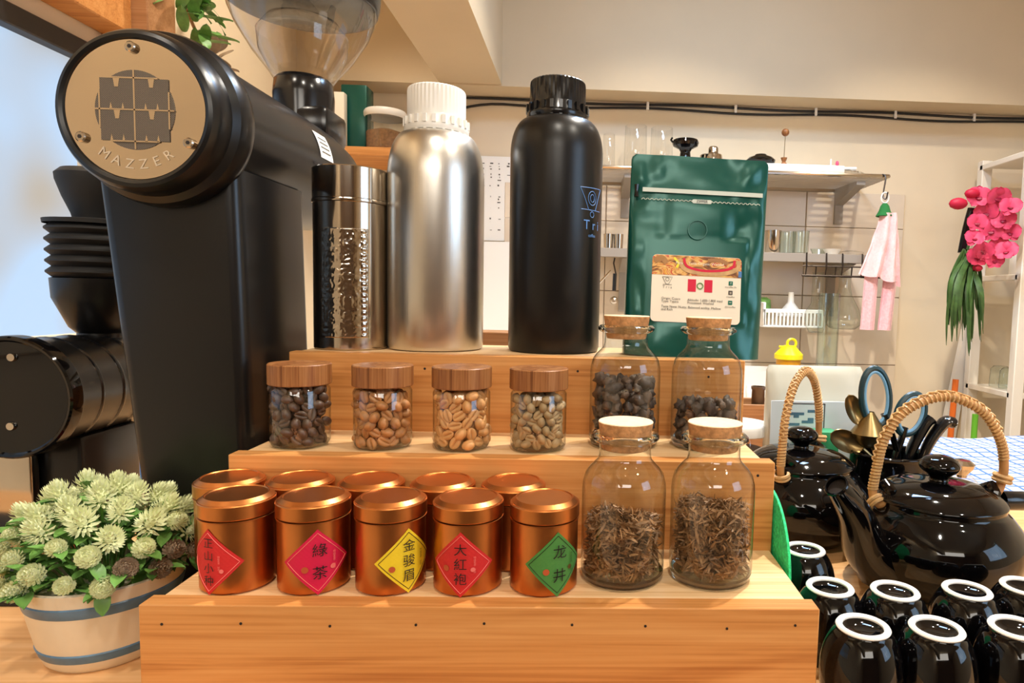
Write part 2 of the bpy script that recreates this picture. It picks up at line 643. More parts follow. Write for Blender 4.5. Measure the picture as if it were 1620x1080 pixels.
# ------------------------------------------------------------------ the room
YB = 1.60                    # back wall
XL = -0.55                   # left wall
XR = 1.75
ZB = 0.82                    # underside of the beams
ZC = 1.30                    # ceiling
struct('floor', MB().box(XL - .1, XR + .1, -3.1, YB + .1, -0.95, -0.9), 'floor')
struct('wall_back', MB().box(XL - .1, XR + .1, YB, YB + .1, -0.9, ZC), 'wall')
struct('ceiling', MB().box(XL - .1, XR + .1, -3.1, YB + .1, ZC, ZC + .05), 'wall')
# left wall with its window opening (y -0.35..0.655, z 0.29..0.598)
wl = MB()
WY0, WY1, WZ0, WZ1 = -0.45, 0.715, 0.165, 0.598
wl.box(XL - .1, XL, -3.1, WY0, -0.9, ZC)
wl.box(XL - .1, XL, WY1, YB, -0.9, ZC)
wl.box(XL - .1, XL, WY0, WY1, -0.9, WZ0)
wl.box(XL - .1, XL, WY0, WY1, WZ1, ZC)
struct('wall_left', wl, 'wall')
# right wall with the daylight window opening
wr = MB()
wr.box(XR, XR + .1, -3.1, -1.15, -0.9, ZC)
wr.box(XR, XR + .1, -0.35, YB, -0.9, ZC)
wr.box(XR, XR + .1, -1.15, -0.35, -0.9, 0.25)
wr.box(XR, XR + .1, -1.15, -0.35, 1.0, ZC)
struct('wall_right', wr, 'wall')
struct('wall_front', MB().box(XL - .1, XR + .1, -3.1, -3.0, -0.9, ZC), 'far_wall')
# window in the left wall: pane, black top rail, sill
w1 = struct('window_1', MB().box(XL - .014, XL - .008, WY0, WY1, WZ0, WZ1), 'window_sky')
MB().box(XL - .03, XL + .012, WY0 - .03, 0.80, WZ1 - .002, WZ1 + .028, .002).build('top_rail', 'black_frame', w1)
MB().box(XL - .04, XL + .006, WY0, WY1, WZ0 - .02, WZ0 + .004, .002).build('window_sill', 'wall', w1)
w2 = struct('window_2', MB().box(XR + .06, XR + .065, -1.15, -0.35, 0.25, 1.0), 'glass')
for a in (-1.15, -0.76, -0.38):
    MB().box(XR + .04, XR + .08, a, a + .03, 0.25, 1.0).build('window_frame', 'white_metal', w2, smooth=0)
# beams
struct('trim_1', MB().box(XL, XR, 1.495, YB, ZB, ZC), 'beam')
struct('trim_2', MB().box(-0.165, 0.006, -1.8, 1.495, ZB + .004, ZC), 'beam')
# tiles on the back wall, each its own piece
tiles = struct('trim_3', MB().box(0.03, 1.205, YB - .004, YB, -0.56, 0.576), 'grout')
TW, TH = 0.30, 0.2065
tm = MB().box(-TW / 2 + .0012, TW / 2 - .0012, -.003, .003, -TH / 2 + .0012, TH / 2 - .0012, .0012).mesh(0)
tm.materials.append(M['tile'])
for i in range(4):
    for j in range(6):
        xc = 1.205 - TW / 2 - i * TW
        if xc - TW / 2 < 0.0:
            continue
        o = link('tile', tm, None, tiles, (xc, YB - .006, 0.0597 - 2.5 * TH + j * TH))
        if j == 5:
            o.scale.z = .5
            o.location.z = .0597 + 2 * TH + TH / 4
# cable pair along the wall under the beam
for k, (dz, wob, lab) in enumerate(((0.0, 0.004, 'upper black cable pinned under the beam'), (-0.013, 0.006, 'lower black cable sagging under the beam'))):
    pts = []
    x0, x1 = -0.165, 1.75
    for i in range(60):
        t = i / 59
        x = x0 + (x1 - x0) * t
        z = 0.812 + dz + wob * math.sin(t * 21 + k * 1.3) * 0.6
        if k == 1 and t < 0.09:
            z -= 0.035 * (1 - t / 0.09) ** 2
        pts.append((x, YB - .006, z))
    if k == 0:
        pts = [(-0.165, YB - .006, 0.79), (-0.166, YB - .006, 0.815)] + pts[1:]
    t = MB().tube(pts, 0.0036, 6).build('wall_cable', 'cable')
    tag(t, lab, 'cable', 'cables along the back wall')
    if k == 0:
        for x in (0.12, 0.42, 0.68, 0.92, 1.16, 1.40):
            MB().box(x - .004, x + .004, YB - .011, YB, .798, .822, .001).build('cable_clip', 'white_plastic', t)
# counter top
tag(MB().box(-0.54, 1.25, -0.06, 0.80, -0.035, 0.0, .003).build('counter_top', 'counter'), 'light oak counter top under the stand, pot and cups', 'counter')
tag(MB().box(-0.54, 0.86, 1.12, YB - .012, -0.90, -0.03, .004).build('back_counter', 'white_metal'), 'white counter along the back wall below the shelves', 'counter')

# ------------------------------------------------------------------ display stand
D1, D2 = 0.0908, 0.1800
T1, T2, T3 = 0.065, 0.130, 0.195
TK = 0.0135
stand = thing('display_stand', 'three-tier pine display stand holding tins, jars and bottles', 'stand')
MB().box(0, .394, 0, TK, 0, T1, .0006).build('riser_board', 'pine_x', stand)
MB().box(.006, .3895, TK, D1 + .002, T1 - .012, T1 - .0003, .0006).build('tread', 'pine_lit', stand)
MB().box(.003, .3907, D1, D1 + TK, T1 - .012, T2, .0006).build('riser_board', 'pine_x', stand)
MB().box(.009, .384, D1 + TK, D2 + .002, T2 - .012, T2 - .0003, .0006).build('tread', 'pine_lit', stand)
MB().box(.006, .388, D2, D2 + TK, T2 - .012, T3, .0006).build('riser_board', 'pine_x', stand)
MB().box(.009, .384, D2 + TK, .300, T3 - .012, T3 - .0003, .0006).build('tread', 'pine_lit', stand)
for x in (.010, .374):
    MB().poly([(x, TK, 0), (x, .30, 0), (x, .30, T3 - .012), (x, D2 + .0005, T3 - .012), (x, D2 + .0005, T2 - .012), (x, D1 + .0005, T2 - .012), (x, D1 + .0005, T1 - .012), (x, TK, T1 - .012)], (.010, 0, 0)).build('side_panel', 'pine_lit', stand, smooth=0)
for px, py in ((256, 987), (381, 986), (522, 990), (658, 988), (766, 986), (905, 988), (1021, 990), (1150, 994), (1258, 989)):
    p = at(px, py, Y=0)
    MB().lathe([(0, -.0004), (.0008, -.0003), (.0009, .001)], 8, (p.x, p.y, p.z), 'y').build('nail_hole', 'ink', stand)
for px, py, yy in ((1199, 752, D1), (672, 583, D2), (914, 587, D2), (1121, 596, D2)):
    p = at(px, py, Y=yy)
    MB().lathe([(0, -.0004), (.0010, -.0003), (.0012, .001)], 8, (p.x, p.y, p.z), 'y').build('nail_hole', 'ink', stand)

# ------------------------------------------------------------------ tea tins
TR = 0.0217


def tin_parts(root):
    b = TR - .0007
    MB().lathe([(0, 0), (b - .0015, 0), (b, .0015), (b, .0432), (b - .0006, .0436), (b - .0006, .0446), (0, .0446)], 48).build('body', 'copper', root)
    MB().lathe([(b - .0002, .0432), (b + .0006, .0436), (b + .0006, .0440), (b - .0002, .0444)], 48).build('bead', 'copper', root)
    MB().lathe([(TR - .0004, .0449), (TR, .0453), (TR, .0530), (TR - .0004, .0536), (TR - .0009, .0536), (TR - .0010, .0540), (TR - .0038, .0561), (TR - .0043, .0561), (TR - .0048, .0555), (0, .0555)], 64).build('lid', 'copper', root, smooth=22)


def diamond(root, R, ang, zc, half, paper, border, texts, tsize, seals, side=None, line=1.1):
    n = 14
    bm = bmesh.new()
    g = [[None] * (n + 1) for _ in range(n + 1)]
    for i in range(n + 1):
        for j in range(n + 1):
            s, t = 2 * i / n - 1, 2 * j / n - 1
            g[i][j] = bm.verts.new(((s + t) / 2 * half, (t - s) / 2 * half, 0.0003))
    for i in range(n):
        for j in range(n):
            bm.faces.new((g[i][j], g[i + 1][j], g[i + 1][j + 1], g[i][j + 1]))
    me = bpy.data.meshes.new('label')
    bm.to_mesh(me)
    bm.free()
    lab = link('paper_label', wrap_mesh(me, R, ang, zc), paper, root)
    mb = MB()
    h = half * 0.88
    c4 = [(0, h), (h, 0), (0, -h), (-h, 0)]
    for k in range(4):
        a, b = c4[k], c4[(k + 1) % 4]
        l = []
        for q in range(13):
            t = q / 12
            u, v = a[0] + (b[0] - a[0]) * t, a[1] + (b[1] - a[1]) * t
            an = ang + u / R
            l.append((math.sin(an) * (R + .0004), -math.cos(an) * (R + .0004), zc + v))
        mb.tube(l, .00022, 4)
    mb.build('printed_border', border, lab)
    me = text_mesh('\n'.join(texts), tsize, .0, line={2: 1.6, 3: 1.14, 4: 1.14}[len(texts)], bold=0.0)
    for v in me.vertices:
        v.co.z += .0012
    link('lettering', wrap_mesh(me, R, ang, zc, u0=0.0 if len(texts) == 3 else tsize * .12), 'ink', lab)
    if side:
        me = text_mesh('\n'.join(side), tsize * .2, .0, line=0.95)
        for v in me.vertices:
            v.co.z += .0012
        link('small_lettering', wrap_mesh(me, R, ang, zc, u0=tsize * 1.05), border, lab)
    for u, v, r, mm in seals:
        me = bpy.data.meshes.new('seal')
        bm = bmesh.new()
        vs = [bm.verts.new((u + r * math.cos(2 * PI * k / 10), v + r * math.sin(2 * PI * k / 10), .0007)) for k in range(10)]
        bm.faces.new(vs)
        bm.to_mesh(me)
        bm.free()
        link('seal_stamp', wrap_mesh(me, R, ang, zc), mm, lab)


front_x = (.0394, .0858, .1330, .1808, .2283)
tin_info = [
    ('copper tea tin with a red diamond label turned to its left side', -46, 'red_paper', 'ink_pink', ['正', '山', '小', '种'], .0066, [(.008, -.005, .0013, 'ink_pink')]),
    ('copper tea tin with a crimson pink diamond label of two characters', 5, 'pink_paper', 'ink_pink', ['綠', '茶'], .0086, [(-.007, -.004, .0020, 'seal'), (.0085, -.004, .0016, 'ink_pink')]),
    ('copper tea tin with a yellow diamond label', 28, 'yellow_paper', 'ink_brown', ['金', '骏', '眉'], .0080, [(-.0098, -.0035, .0019, 'seal')]),
    ('copper tea tin with a scarlet diamond label facing straight ahead', -12, 'red_paper', 'ink_pink', ['大', '紅', '袍'], .0078, [(-.0088, -.0025, .0019, 'seal'), (.0072, -.003, .0014, 'ink_pink')]),
    ('copper tea tin with a green diamond label', 23, 'green_paper', 'ink_green', ['龙', '井'], .0090, [(-.007, -.004, .0020, 'seal'), (.0085, -.003, .0015, 'ink_brown')]),
]
for i, (lab, ang, pap, brd, tx, ts, seals) in enumerate(tin_info):
    t = thing('tea_tin', lab, 'tin', (front_x[i], .0325, T1), 0, 'copper tea tins')
    tin_parts(t)
    look = math.atan2(CAM.x - front_x[i], .0325 - CAM.y)     # label turned relative to the viewer's side of the tin
    diamond(t, TR - .0007, math.radians(ang) + look, .0203, .0200, pap, brd, tx, ts, seals, ['特', '级', '茗', '茶', '', '好', '茶'])
back_lab = ['copper tea tin in the back row, at the left end behind the red-labelled tin', 'copper tea tin in the back row, second from the left',
            'copper tea tin in the back row, middle one of five', 'copper tea tin in the back row, second from the right', 'copper tea tin in the back row, at the right end']
for i in range(5):
    t = thing('tea_tin', back_lab[i], 'tin', (front_x[i] - .0236, .0690, T1), 0.3 * i, 'copper tea tins')
    tin_parts(t)

# ------------------------------------------------------------------ wooden-lidded bean jars


def bean_mesh(m, L=.0092, Wd=.0070, H=.0052):
    mb = MB()
    nu, nv = 20, 10

    def f(u, v):
        a = 2 * PI * u
        p = PI * v
        x = math.cos(p)
        rr = math.sin(p)
        y, z = rr * math.cos(a), rr * math.sin(a)
        if z < 0:
            z *= 0.35
        if z <= 0.001 and abs(y) < 0.34:
            z += 0.42 * (1 - x * x) * (1 - abs(y) / .34)
        return (x * L / 2, y * Wd / 2, z * H)
    mb.grid(f, nu, nv, wrap=True)
    bmesh.ops.remove_doubles(mb.bm, verts=list(mb.bm.verts), dist=1e-5)
    me = mb.mesh(60)
    me.materials.append(M[m])
    return me


JR = 0.0212
JARS = [(475, 'bean_dark', 'dark brown roasted coffee beans', 'leftmost'), (606, 'bean_mid', 'medium brown roasted coffee beans', 'second'),
        (730.5, 'bean_light', 'large golden tan coffee beans', 'third'), (852, 'bean_green', 'small pale unroasted coffee beans', 'rightmost')]
JY = .1255
for i, (mx, bm_, what, pos) in enumerate(JARS):
    cx = at(mx, 650, Y=JY).x
    jar = thing('wood_lid_jar', 'round glass jar with a wooden lid, full of ' + what, 'jar', (cx, JY, T2), 0, 'wooden-lidded bean jars')
    MB().lathe([(0, .0006), (JR - .004, .0006), (JR - .001, .0016), (JR, .004), (JR, .0425), (JR - .0012, .0445), (JR - .0025, .0455), (JR - .0025, .048)], 48).build('glass_body', 'glass', jar)
    MB().lathe([(0, 0), (JR - .005, 0), (JR - .0016, .0008), (JR - .0006, .0028), (JR - .003, .0034), (0, .003)], 40).build('glass_base', 'glass_thick', jar)
    lr = JR + .0010
    MB().lathe([(0, .0462), (lr - .0006, .0462), (lr, .0468), (lr, .0611), (lr - .0007, .0618), (0, .0618)], 48).build('wooden_lid', 'walnut', jar)
    L = (.0094, .0098, .0104, .0084)[i]
    me = bean_mesh(bm_, L, L * .74, L * .5)
    rnd = random.Random(40 + i)
    # the beans that lie against the glass, singly
    Rb = JR - .0034
    z = .0062
    row = 0
    names = {'bean_dark': 'dark roasted coffee bean', 'bean_mid': 'medium roasted coffee bean', 'bean_light': 'golden tan coffee bean', 'bean_green': 'pale unroasted coffee bean'}
    dz = L * .66
    while z < .044:
        a = -1.75 + (row % 2) * .21
        while a < 1.75:
            aa = a + rnd.uniform(-.06, .06)
            o = bpy.data.objects.new('coffee_bean', me)
            COL.objects.link(o)
            Rl = Rb - rnd.uniform(0, .0012)
            o.location = (cx + math.sin(aa) * Rl, JY - math.cos(aa) * Rl, T2 + z + rnd.uniform(-.0012, .0012))
            # local z is the bean's round back; point back or crease at the glass
            out = Vector((math.sin(aa), -math.cos(aa), rnd.uniform(-.35, .35))).normalized()
            if rnd.random() < .55:
                out = -out
            q = out.to_track_quat('Z', 'X').to_matrix() @ Matrix.Rotation(rnd.uniform(0, PI), 3, 'Z')
            o.rotation_euler = q.to_euler()
            tag(o, names[bm_] + ' lying against the glass in the ' + pos + ' wooden-lidded jar', 'coffee bean', names[bm_] + 's in the ' + pos + ' jar')
            a += L * .93 / Rb
        z += dz
        row += 1
    fill = MB()
    for k in range(150):
        a, rr = rnd.uniform(0, 2 * PI), (JR - .0085) * math.sqrt(rnd.random())
        t = bmesh.new()
        t.from_mesh(me)
        mt = Matrix.Translation((math.sin(a) * rr, -math.cos(a) * rr, rnd.uniform(.006, .042))) @ Matrix.Rotation(rnd.uniform(0, 6), 4, Vector((rnd.random(), rnd.random(), rnd.random())))
        t.transform(mt)
        fill.merge(t)
    fo = fill.build('bean_filling', bm_, None, smooth=60)
    fo.location = (cx, JY, T2)
    tag(fo, 'inner mass of ' + what + ' behind the outer beans in the ' + pos + ' jar', 'coffee beans', kind='stuff')

# ------------------------------------------------------------------ corked jars
CR = 0.0272


def corked_jar(name, label, loc, R=CR):
    j = thing(name, label, 'jar', loc, 0, 'corked apothecary jars')
    k = R / .0272
    prof = [(0, .0012), (R * .86, .0012), (R * .96, .003), (R, .008), (R, .058), (R * .985, .063), (R * .93, .0685), (R * .83, .0725), (R * .72, .0755), (R * .64, .078), (R * .615, .081), (R * .615, .0885), (R * .65, .0900)]
    MB().lathe(prof, 56).build('glass_body', 'glass', j)
    MB().lathe([(0, 0), (R * .84, 0), (R * .94, .0012), (R * .985, .005), (R * .95, .006), (R * .84, .0042), (0, .0036)], 48).build('glass_base', 'glass_solid', j)
    MB().lathe([(R * .66, .0890), (R * .74, .0898), (R * .80, .0915), (R * .80, .0932), (R * .74, .0948), (R * .67, .0950), (R * .645, .0938), (R * .640, .0890), (R * .66, .0890)], 48).build('glass_lip', 'glass_solid', j)
    ck = MB().lathe([(0, .0845), (R * .545, .0845), (R * .565, .0855), (R * .650, .1015), (R * .650, .1020)], 40).build('cork', 'cork', j)
    MB().lathe([(R * .650, .1020), (R * .636, .1025), (0, .1025)], 40).build('cork_top', 'cork_top', ck)
    return j


F1 = at(985, 860, Y=.0455).x
F2 = at(1124.5, 860, Y=.047).x
front_jars = [(F1, .0455, .038, 'left'), (F2, .047, .046, 'right')]
for cx, cy, fill, side in front_jars:
    corked_jar('corked_jar', '%s corked jar of curly dried tea leaves on the lower step' % side, (cx, cy, T1))
    rnd = random.Random(int(cx * 1e4))
    mb = MB()
    for k in range(3000):
        zz = rnd.uniform(.007, fill + .004)
        a = rnd.uniform(0, 2 * PI)
        rr = (CR - .0045) * math.sqrt(rnd.uniform(.25, 1))
        top = fill + .006 * math.cos(a * 2 + 1) * (rr / CR) - .012 * (rr / CR) ** 2 + .006
        if zz > top:
            zz = top
        p = Vector((math.cos(a) * rr, math.sin(a) * rr, zz))
        d = Vector((rnd.gauss(0, 1), rnd.gauss(0, 1), rnd.gauss(0, .75))).normalized()
        n = d.cross(Vector((rnd.gauss(0, 1), rnd.gauss(0, 1), rnd.gauss(0, 1)))).normalized()
        L = rnd.uniform(.005, .012)
        w = rnd.uniform(.0005, .0011)
        curl = rnd.uniform(-2.2, 2.2)
        b = mb.bm
        prev = None
        for q in range(5):
            t = q / 4 - .5
            c = p + d * (L * t) + n.cross(d) * (L * .3 * math.cos(curl * t * 2) * (1 if curl > 0 else -1)) * .6
            ww = w * (1 - abs(t) * 1.2)
            rad = Vector((c.x, c.y, 0))
            if rad.length > CR - .0012:
                rad *= (CR - .0012) / rad.length
                c = Vector((rad.x, rad.y, c.z))
            v0, v1 = b.verts.new(c + n * ww), b.verts.new(c - n * ww)
            if prev:
                b.faces.new((prev[0], prev[1], v1, v0))
            prev = (v0, v1)
    t = mb.build('tea_leaves', 'tea', None, smooth=0)
    t.location = (cx, cy, T1)
    tag(t, 'brown curly tea leaves inside the %s corked jar of the lower step' % side, 'tea leaves', kind='stuff')

R1 = at(988, 640, Y=.143).x
R2 = at(1116.5, 640, Y=.145).x
berry_meshes = []
for k in range(4):
    t = bmesh.new()
    bmesh.ops.create_icosphere(t, subdivisions=2, radius=.0048)
    for v in t.verts:
        n = noise.noise(v.co * 380 + Vector((k * 7.1, 0, 0)))
        v.co *= 1 + .75 * n + .35 * noise.noise(v.co * 900)
        v.co.z *= .8
    me = bpy.data.meshes.new('berry')
    t.to_mesh(me)
    t.free()
    for p in me.polygons:
        p.use_smooth = True
    me.materials.append(M['berry' if k % 2 else 'berry2'])
    berry_meshes.append(me)
for cx, cy, fill, side in ((R1, .143, .051, 'left'), (R2, .145, .040, 'right')):
    corked_jar('corked_jar', '%s corked jar of dark wrinkled dried fruit on the middle step' % side, (cx, cy, T2), CR * 1.02)
    rnd = random.Random(int(cx * 1e4))
    z = .008
    while z < fill:
        for ring, n in ((CR - .0068, 15), (CR - .0155, 8), (0.003, 2)):
            for q in range(n):
                a = 2 * PI * (q + rnd.random() * .5) / n
                if math.sin(a) > .55 and z < fill - .010:
                    continue
                if ring < .015 and z < fill - .012 and (ring < .005 or math.sin(a) > 0):
                    continue
                o = bpy.data.objects.new('dried_fruit', rnd.choice(berry_meshes))
                COL.objects.link(o)
                s = rnd.uniform(.62, 1.12)
                o.scale = (s, s, s)
                o.location = (cx + math.cos(a) * ring, cy + math.sin(a) * ring, T2 + z + rnd.uniform(-.002, .003))
                o.rotation_euler = (rnd.uniform(0, 6), rnd.uniform(0, 6), rnd.uniform(0, 6))
                tag(o, 'dark wrinkled dried fruit inside the %s corked jar of the middle step' % side, 'dried fruit', 'dried fruit in the %s rear jar' % side)
        z += .0082

# ------------------------------------------------------------------ bottles on the top step


def ribbed_cap(root, z0, z1, r, m, ring_h=.013, ribs=44):
    seg = ribs * 2

    def f(u, v):
        a = 2 * PI * u
        k = int(round(u * seg)) % 2
        prof = ((z0 + ring_h * .8, r), (z0 + ring_h, r), (z1 - .004, r), (z1 - .0012, r * .985), (z1, r * .93), (z1, 0.0001))
        z, rr = prof[min(int(round(v * 5)), 5)]
        if 0 < v < .9:
            rr *= 1 - .025 * k
        return (rr * math.cos(a), rr * math.sin(a), z)
    cap = MB().grid(f, seg, 5, wrap=True).build('screw_cap', m, root, smooth=25)
    rr = r * 1.09
    MB().lathe([(r * .85, z0), (rr, z0), (rr * 1.02, z0 + .002), (rr * 1.02, z0 + .0045), (rr, z0 + .006), (r * 1.03, z0 + ring_h), (r * .9, z0 + ring_h)], 56).build('tamper_ring', m, root)
    mb = MB()
    for k in range(22):
        a = 2 * PI * k / 22
        q = Matrix.Rotation(a, 3, 'Z')
        c = q @ Vector((rr * 1.0, 0, z0 + .0085))
        mb.box(c.x - .0012, c.x + .0012, c.y - .0016, c.y + .0016, c.z - .0035, c.z + .0035, rot=q)
        c = q @ Vector((rr * .97, 0, z0 - .0012))
        mb.box(c.x - .0012, c.x + .0012, c.y - .0012, c.y + .0012, c.z - .0012, c.z + .0014, rot=q)
    mb.build('tamper_teeth', m, root, smooth=0)


def bottle(name, label, px, yshoulder, yneck, ytop, Y, R, m, capm):
    c = at(px, 420, Y=Y)
    zz = lambda py: at(px, py, Y=Y).z - T3
    b = thing(name, label, 'bottle', (c.x, Y, T3))
    hs, hn, ht = zz(yshoulder), zz(yneck), zz(ytop)
    rn = R * .60
    prof = [(0, .0015), (R * .9, .0015), (R * .93, 0), (R * .975, .0008), (R, .004), (R, hs)]
    for k in range(1, 13):
        t = k / 12 * PI / 2
        prof.append((rn + (R - rn) * math.cos(t) ** .85, hs + (hn - hs) * math.sin(t)))
    prof += [(rn * .96, hn + .002), (rn * .9, hn + .006), (0, hn + .006)]
    MB().lathe(prof, 72).build('bottle_body', m, b, smooth=35)
    ribbed_cap(b, hn + .0002, ht, R * .60, capm)
    return b, c.x, zz


b1, bx1, zz1 = bottle('aluminium_bottle', 'brushed aluminium bottle with a white ribbed screw cap', 690, 292, 214, 143, .245, .0432, 'alu', 'white_plastic')
b2, bx2, zz2 = bottle('black_bottle', 'matte black bottle with a black ribbed screw cap and blue logo', 878, 248, 192, 131, .248, .0425, 'black_paint', 'black_plastic')
# printed logo on the black bottle: dripper, ring and lettering
look = math.atan2(CAM.x - bx2, .248 - CAM.y)
R = .0425 + .0002
ang = look + math.radians(49)
zl = zz2(330)
mb = MB()


def wl_(pts, r=.00028):
    l = []
    for u, v in pts:
        a = ang + u / R
        l.append((math.sin(a) * R, -math.cos(a) * R, zl + v))
    mb.tube(l, r, 5)


wl_([(-.0145 + .029 * k / 8, .0150 + .001 * k / 8) for k in range(9)])
wl_([(-.0145, .0150), (-.0095, .006), (-.005, -.0035)])
wl_([(.0145, .0160), (.009, .006), (.005, -.0035)])
wl_([(-.0135 + .027 * k / 8, -.0040) for k in range(9)])
wl_([(.0055 * math.sin(2 * PI * k / 16), .0065 + .0062 * math.cos(2 * PI * k / 16)) for k in range(17)])
wl_([(.0028 * math.sin(2 * PI * k / 16), .0065 + .0034 * math.cos(2 * PI * k / 16)) for k in range(17)])
wl_([(.0026 * math.sin(2 * PI * k / 12), -.0078 + .0026 * math.cos(2 * PI * k / 12)) for k in range(13)])
mb.build('printed_logo', 'blue_print', b2)
me = text_mesh('T r i', .012, 0)
for v in me.vertices:
    v.co.z += .0003
link('lettering', wrap_mesh(me, R, ang, zl - .0175), 'blue_print', b2)
me = text_mesh('coffee', .004, 0)
for v in me.vertices:
    v.co.z += .0003
link('lettering', wrap_mesh(me, R, ang, zl - .0265), 'blue_print', b2)

# ------------------------------------------------------------------ steel canister
KY, KR = .232, .0318
kc = at(556, 420, Y=KY)
zk = lambda py: at(556, py, Y=KY).z - T3
can = thing('steel_canister', 'tall polished steel canister with an embossed panel, against the black grinder', 'canister', (kc.x, KY, T3))
hl, ht = zk(322), zk(270)
MB().lathe([(0, 0), (KR - .001, 0), (KR, .001), (KR, hl - .001), (0, hl - .001)], 64).build('canister_body', 'steel', can)
MB().lathe([(KR, hl - .002), (KR + .0008, hl - .0014), (KR + .0010, hl), (KR + .0008, hl + .0014), (KR, hl + .002)], 64).build('lid_bead', 'steel', can)
MB().lathe([(0, hl + .0018), (KR + .0004, hl + .0018), (KR + .0004, ht - .001), (KR - .0006, ht), (KR - .002, ht), (KR - .003, ht - .0015), (0, ht - .0015)], 64).build('lid', 'steel', can)
lookk = math.atan2(CAM.x - kc.x, KY - CAM.y)


def emb(u, v):
    a = lookk + math.radians(-52 + 78 * u)
    z = .010 + (zk(364) - .010) * v
    e = min(u, 1 - u, v, 1 - v)
    d = .0002 + .00045 * abs(noise.noise(Vector((u * 10, v * 22, 1)))) + .0002 * abs(noise.noise(Vector((u * 24, v * 50, 5))))
    if e < .012:
        d = -.0002
    elif abs(u - .90) < .045:
        d += .0006 * abs(math.sin(v * 60))
    return (math.sin(a) * (KR + d), -math.cos(a) * (KR + d), z)


MB().grid(emb, 60, 150).build('embossed_panel', 'steel', can, smooth=60)

# ------------------------------------------------------------------ green coffee bag
BY = .232
bl, br = at(988, 400, Y=BY - .014), at(1208, 400, Y=BY - .014)
bw = br.x - bl.x
BH = at(1098, 248, Y=BY).z - T3
bag = thing('coffee_bag', 'dark green foil coffee bag with a cream printed label', 'bag', ((bl.x + br.x) / 2 + .001, BY, T3 - .0005), 0, rot=(0, math.radians(1.3), 0))


def bt(z):
    f = z / BH
    if f < .72:
        return .024 - (.024 - .007) * f / .72
    return .007 - (.007 - .0012) * (f - .72) / .28


def bagf(u, v):
    z = BH * v
    a = 2 * PI * u
    cx_, sy = math.cos(a), math.sin(a)
    w = bw / 2
    if v > .975:
        w *= 1 - .06 * ((v - .975) / .025) ** 2
    x = w * math.copysign(abs(cx_) ** .42, cx_)
    y = bt(z) * math.copysign(abs(sy) ** .62, sy)
    n = noise.noise(Vector((x * 36, z * 26, 3.0)))
    n2 = noise.noise(Vector((x * 75 + 9, z * 60, 7.0)))
    amp = .0036
    if -.047 < x < .045 and .03 < z < .106:
        amp = .0003
    y += (n * amp + n2 * amp * .4) * (1 if sy < 0 else .3) * min(1, abs(sy) * 2)
    if .86 < v < .985 and sy < 0:
        y -= .0010 * max(0, math.sin(x * 150 + 1)) * math.sin((v - .86) / .125 * PI)
    return (x, y, z)


mb = MB()
mb.grid(bagf, 120, 70, wrap=True)
bmesh.ops.holes_fill(mb.bm, edges=[e for e in mb.bm.edges if e.is_boundary])
mb.build('bag_body', 'foil', bag, smooth=50)


def on_bag(u, v, d):
    return Vector((u, -bt(v) - d, v))


def bag_mesh(me, u0, v0, d):
    for v in me.vertices:
        v.co = on_bag(v.co.x + u0, v.co.y + v0, d + v.co.z)
    return me


def bag_rect(name, x0, x1, z0, z1, d, m, parent, rnd_=0.0):
    pts = []
    if rnd_:
        for cx_, cz_, a0 in ((x1 - rnd_, z1 - rnd_, 0), (x0 + rnd_, z1 - rnd_, 90), (x0 + rnd_, z0 + rnd_, 180), (x1 - rnd_, z0 + rnd_, 270)):
            for k in range(5):
                a = math.radians(a0 + 90 * k / 4)
                pts.append((cx_ + rnd_ * math.cos(a), cz_ + rnd_ * math.sin(a)))
    else:
        pts = [(x0, z0), (x1, z0), (x1, z1), (x0, z1)]
    return MB().poly([on_bag(x, z, d) for x, z in pts], (0, .0004, 0)).build(name, m, parent, smooth=0)


def bagpx(px, py):
    p = at(px, py, Y=BY - .014)
    return p.x - bag.location.x, p.z - T3


lx0, lz1 = bagpx(1029, 402)
lx1, lz0 = bagpx(1166, 511)
lab = bag_rect('paper_label', lx0, lx1, lz0, lz1, .0014, 'cream', bag, .004)
lw, lh = lx1 - lx0, lz1 - lz0
L = lambda fx, fz: (lx0 + lw * fx, lz1 - lh * fz)
a, b = L(0.0, .005), L(1.0, .30)
# photo strip with rounded top corners
pts = [(a[0], b[1]), (b[0], b[1])]
for cx_, s in ((b[0] - .004, 0), (a[0] + .004, 90)):
    for k in range(5):
        an = math.radians(s + 90 * k / 4)
        pts.append((cx_ + .004 * math.cos(an), a[1] - .004 + .004 * math.sin(an)))
strip = MB().poly([on_bag(x, z, .0017) for x, z in pts], (0, .0003, 0)).build('photo_strip', 'picture', lab, smooth=0)
def bez2(p, n=6):
    out = []
    for i in range(len(p) - 1):
        q = [Vector(p[max(i - 1, 0)]), Vector(p[i]), Vector(p[i + 1]), Vector(p[min(i + 2, len(p) - 1)])]
        for k in range(n):
            t = k / n
            out.append(.5 * ((2 * q[1]) + (q[2] - q[0]) * t + (2 * q[0] - 5 * q[1] + 4 * q[2] - q[3]) * t * t + (3 * q[1] - q[0] - 3 * q[2] + q[3]) * t ** 3))
    out.append(Vector(p[-1]))
    return out


def print_band(pts, w, m, d):
    """a printed band along a line, flat on the photo strip"""
    mb = MB()
    l = bez2([L(fx, fz) for fx, fz in pts])
    prev = None
    for i, q in enumerate(l):
        t = (l[min(i + 1, len(l) - 1)] - l[max(i - 1, 0)]).normalized()
        nrm = Vector((-t.y, t.x))
        a_, b_ = q + nrm * w / 2, q - nrm * w / 2
        va, vb = mb.bm.verts.new(on_bag(a_.x, a_.y, d)), mb.bm.verts.new(on_bag(b_.x, b_.y, d))
        if prev:
            mb.bm.faces.new((prev[0], prev[1], vb, va))
        prev = (va, vb)
    return mb.build('printed_band', m, strip, smooth=0)


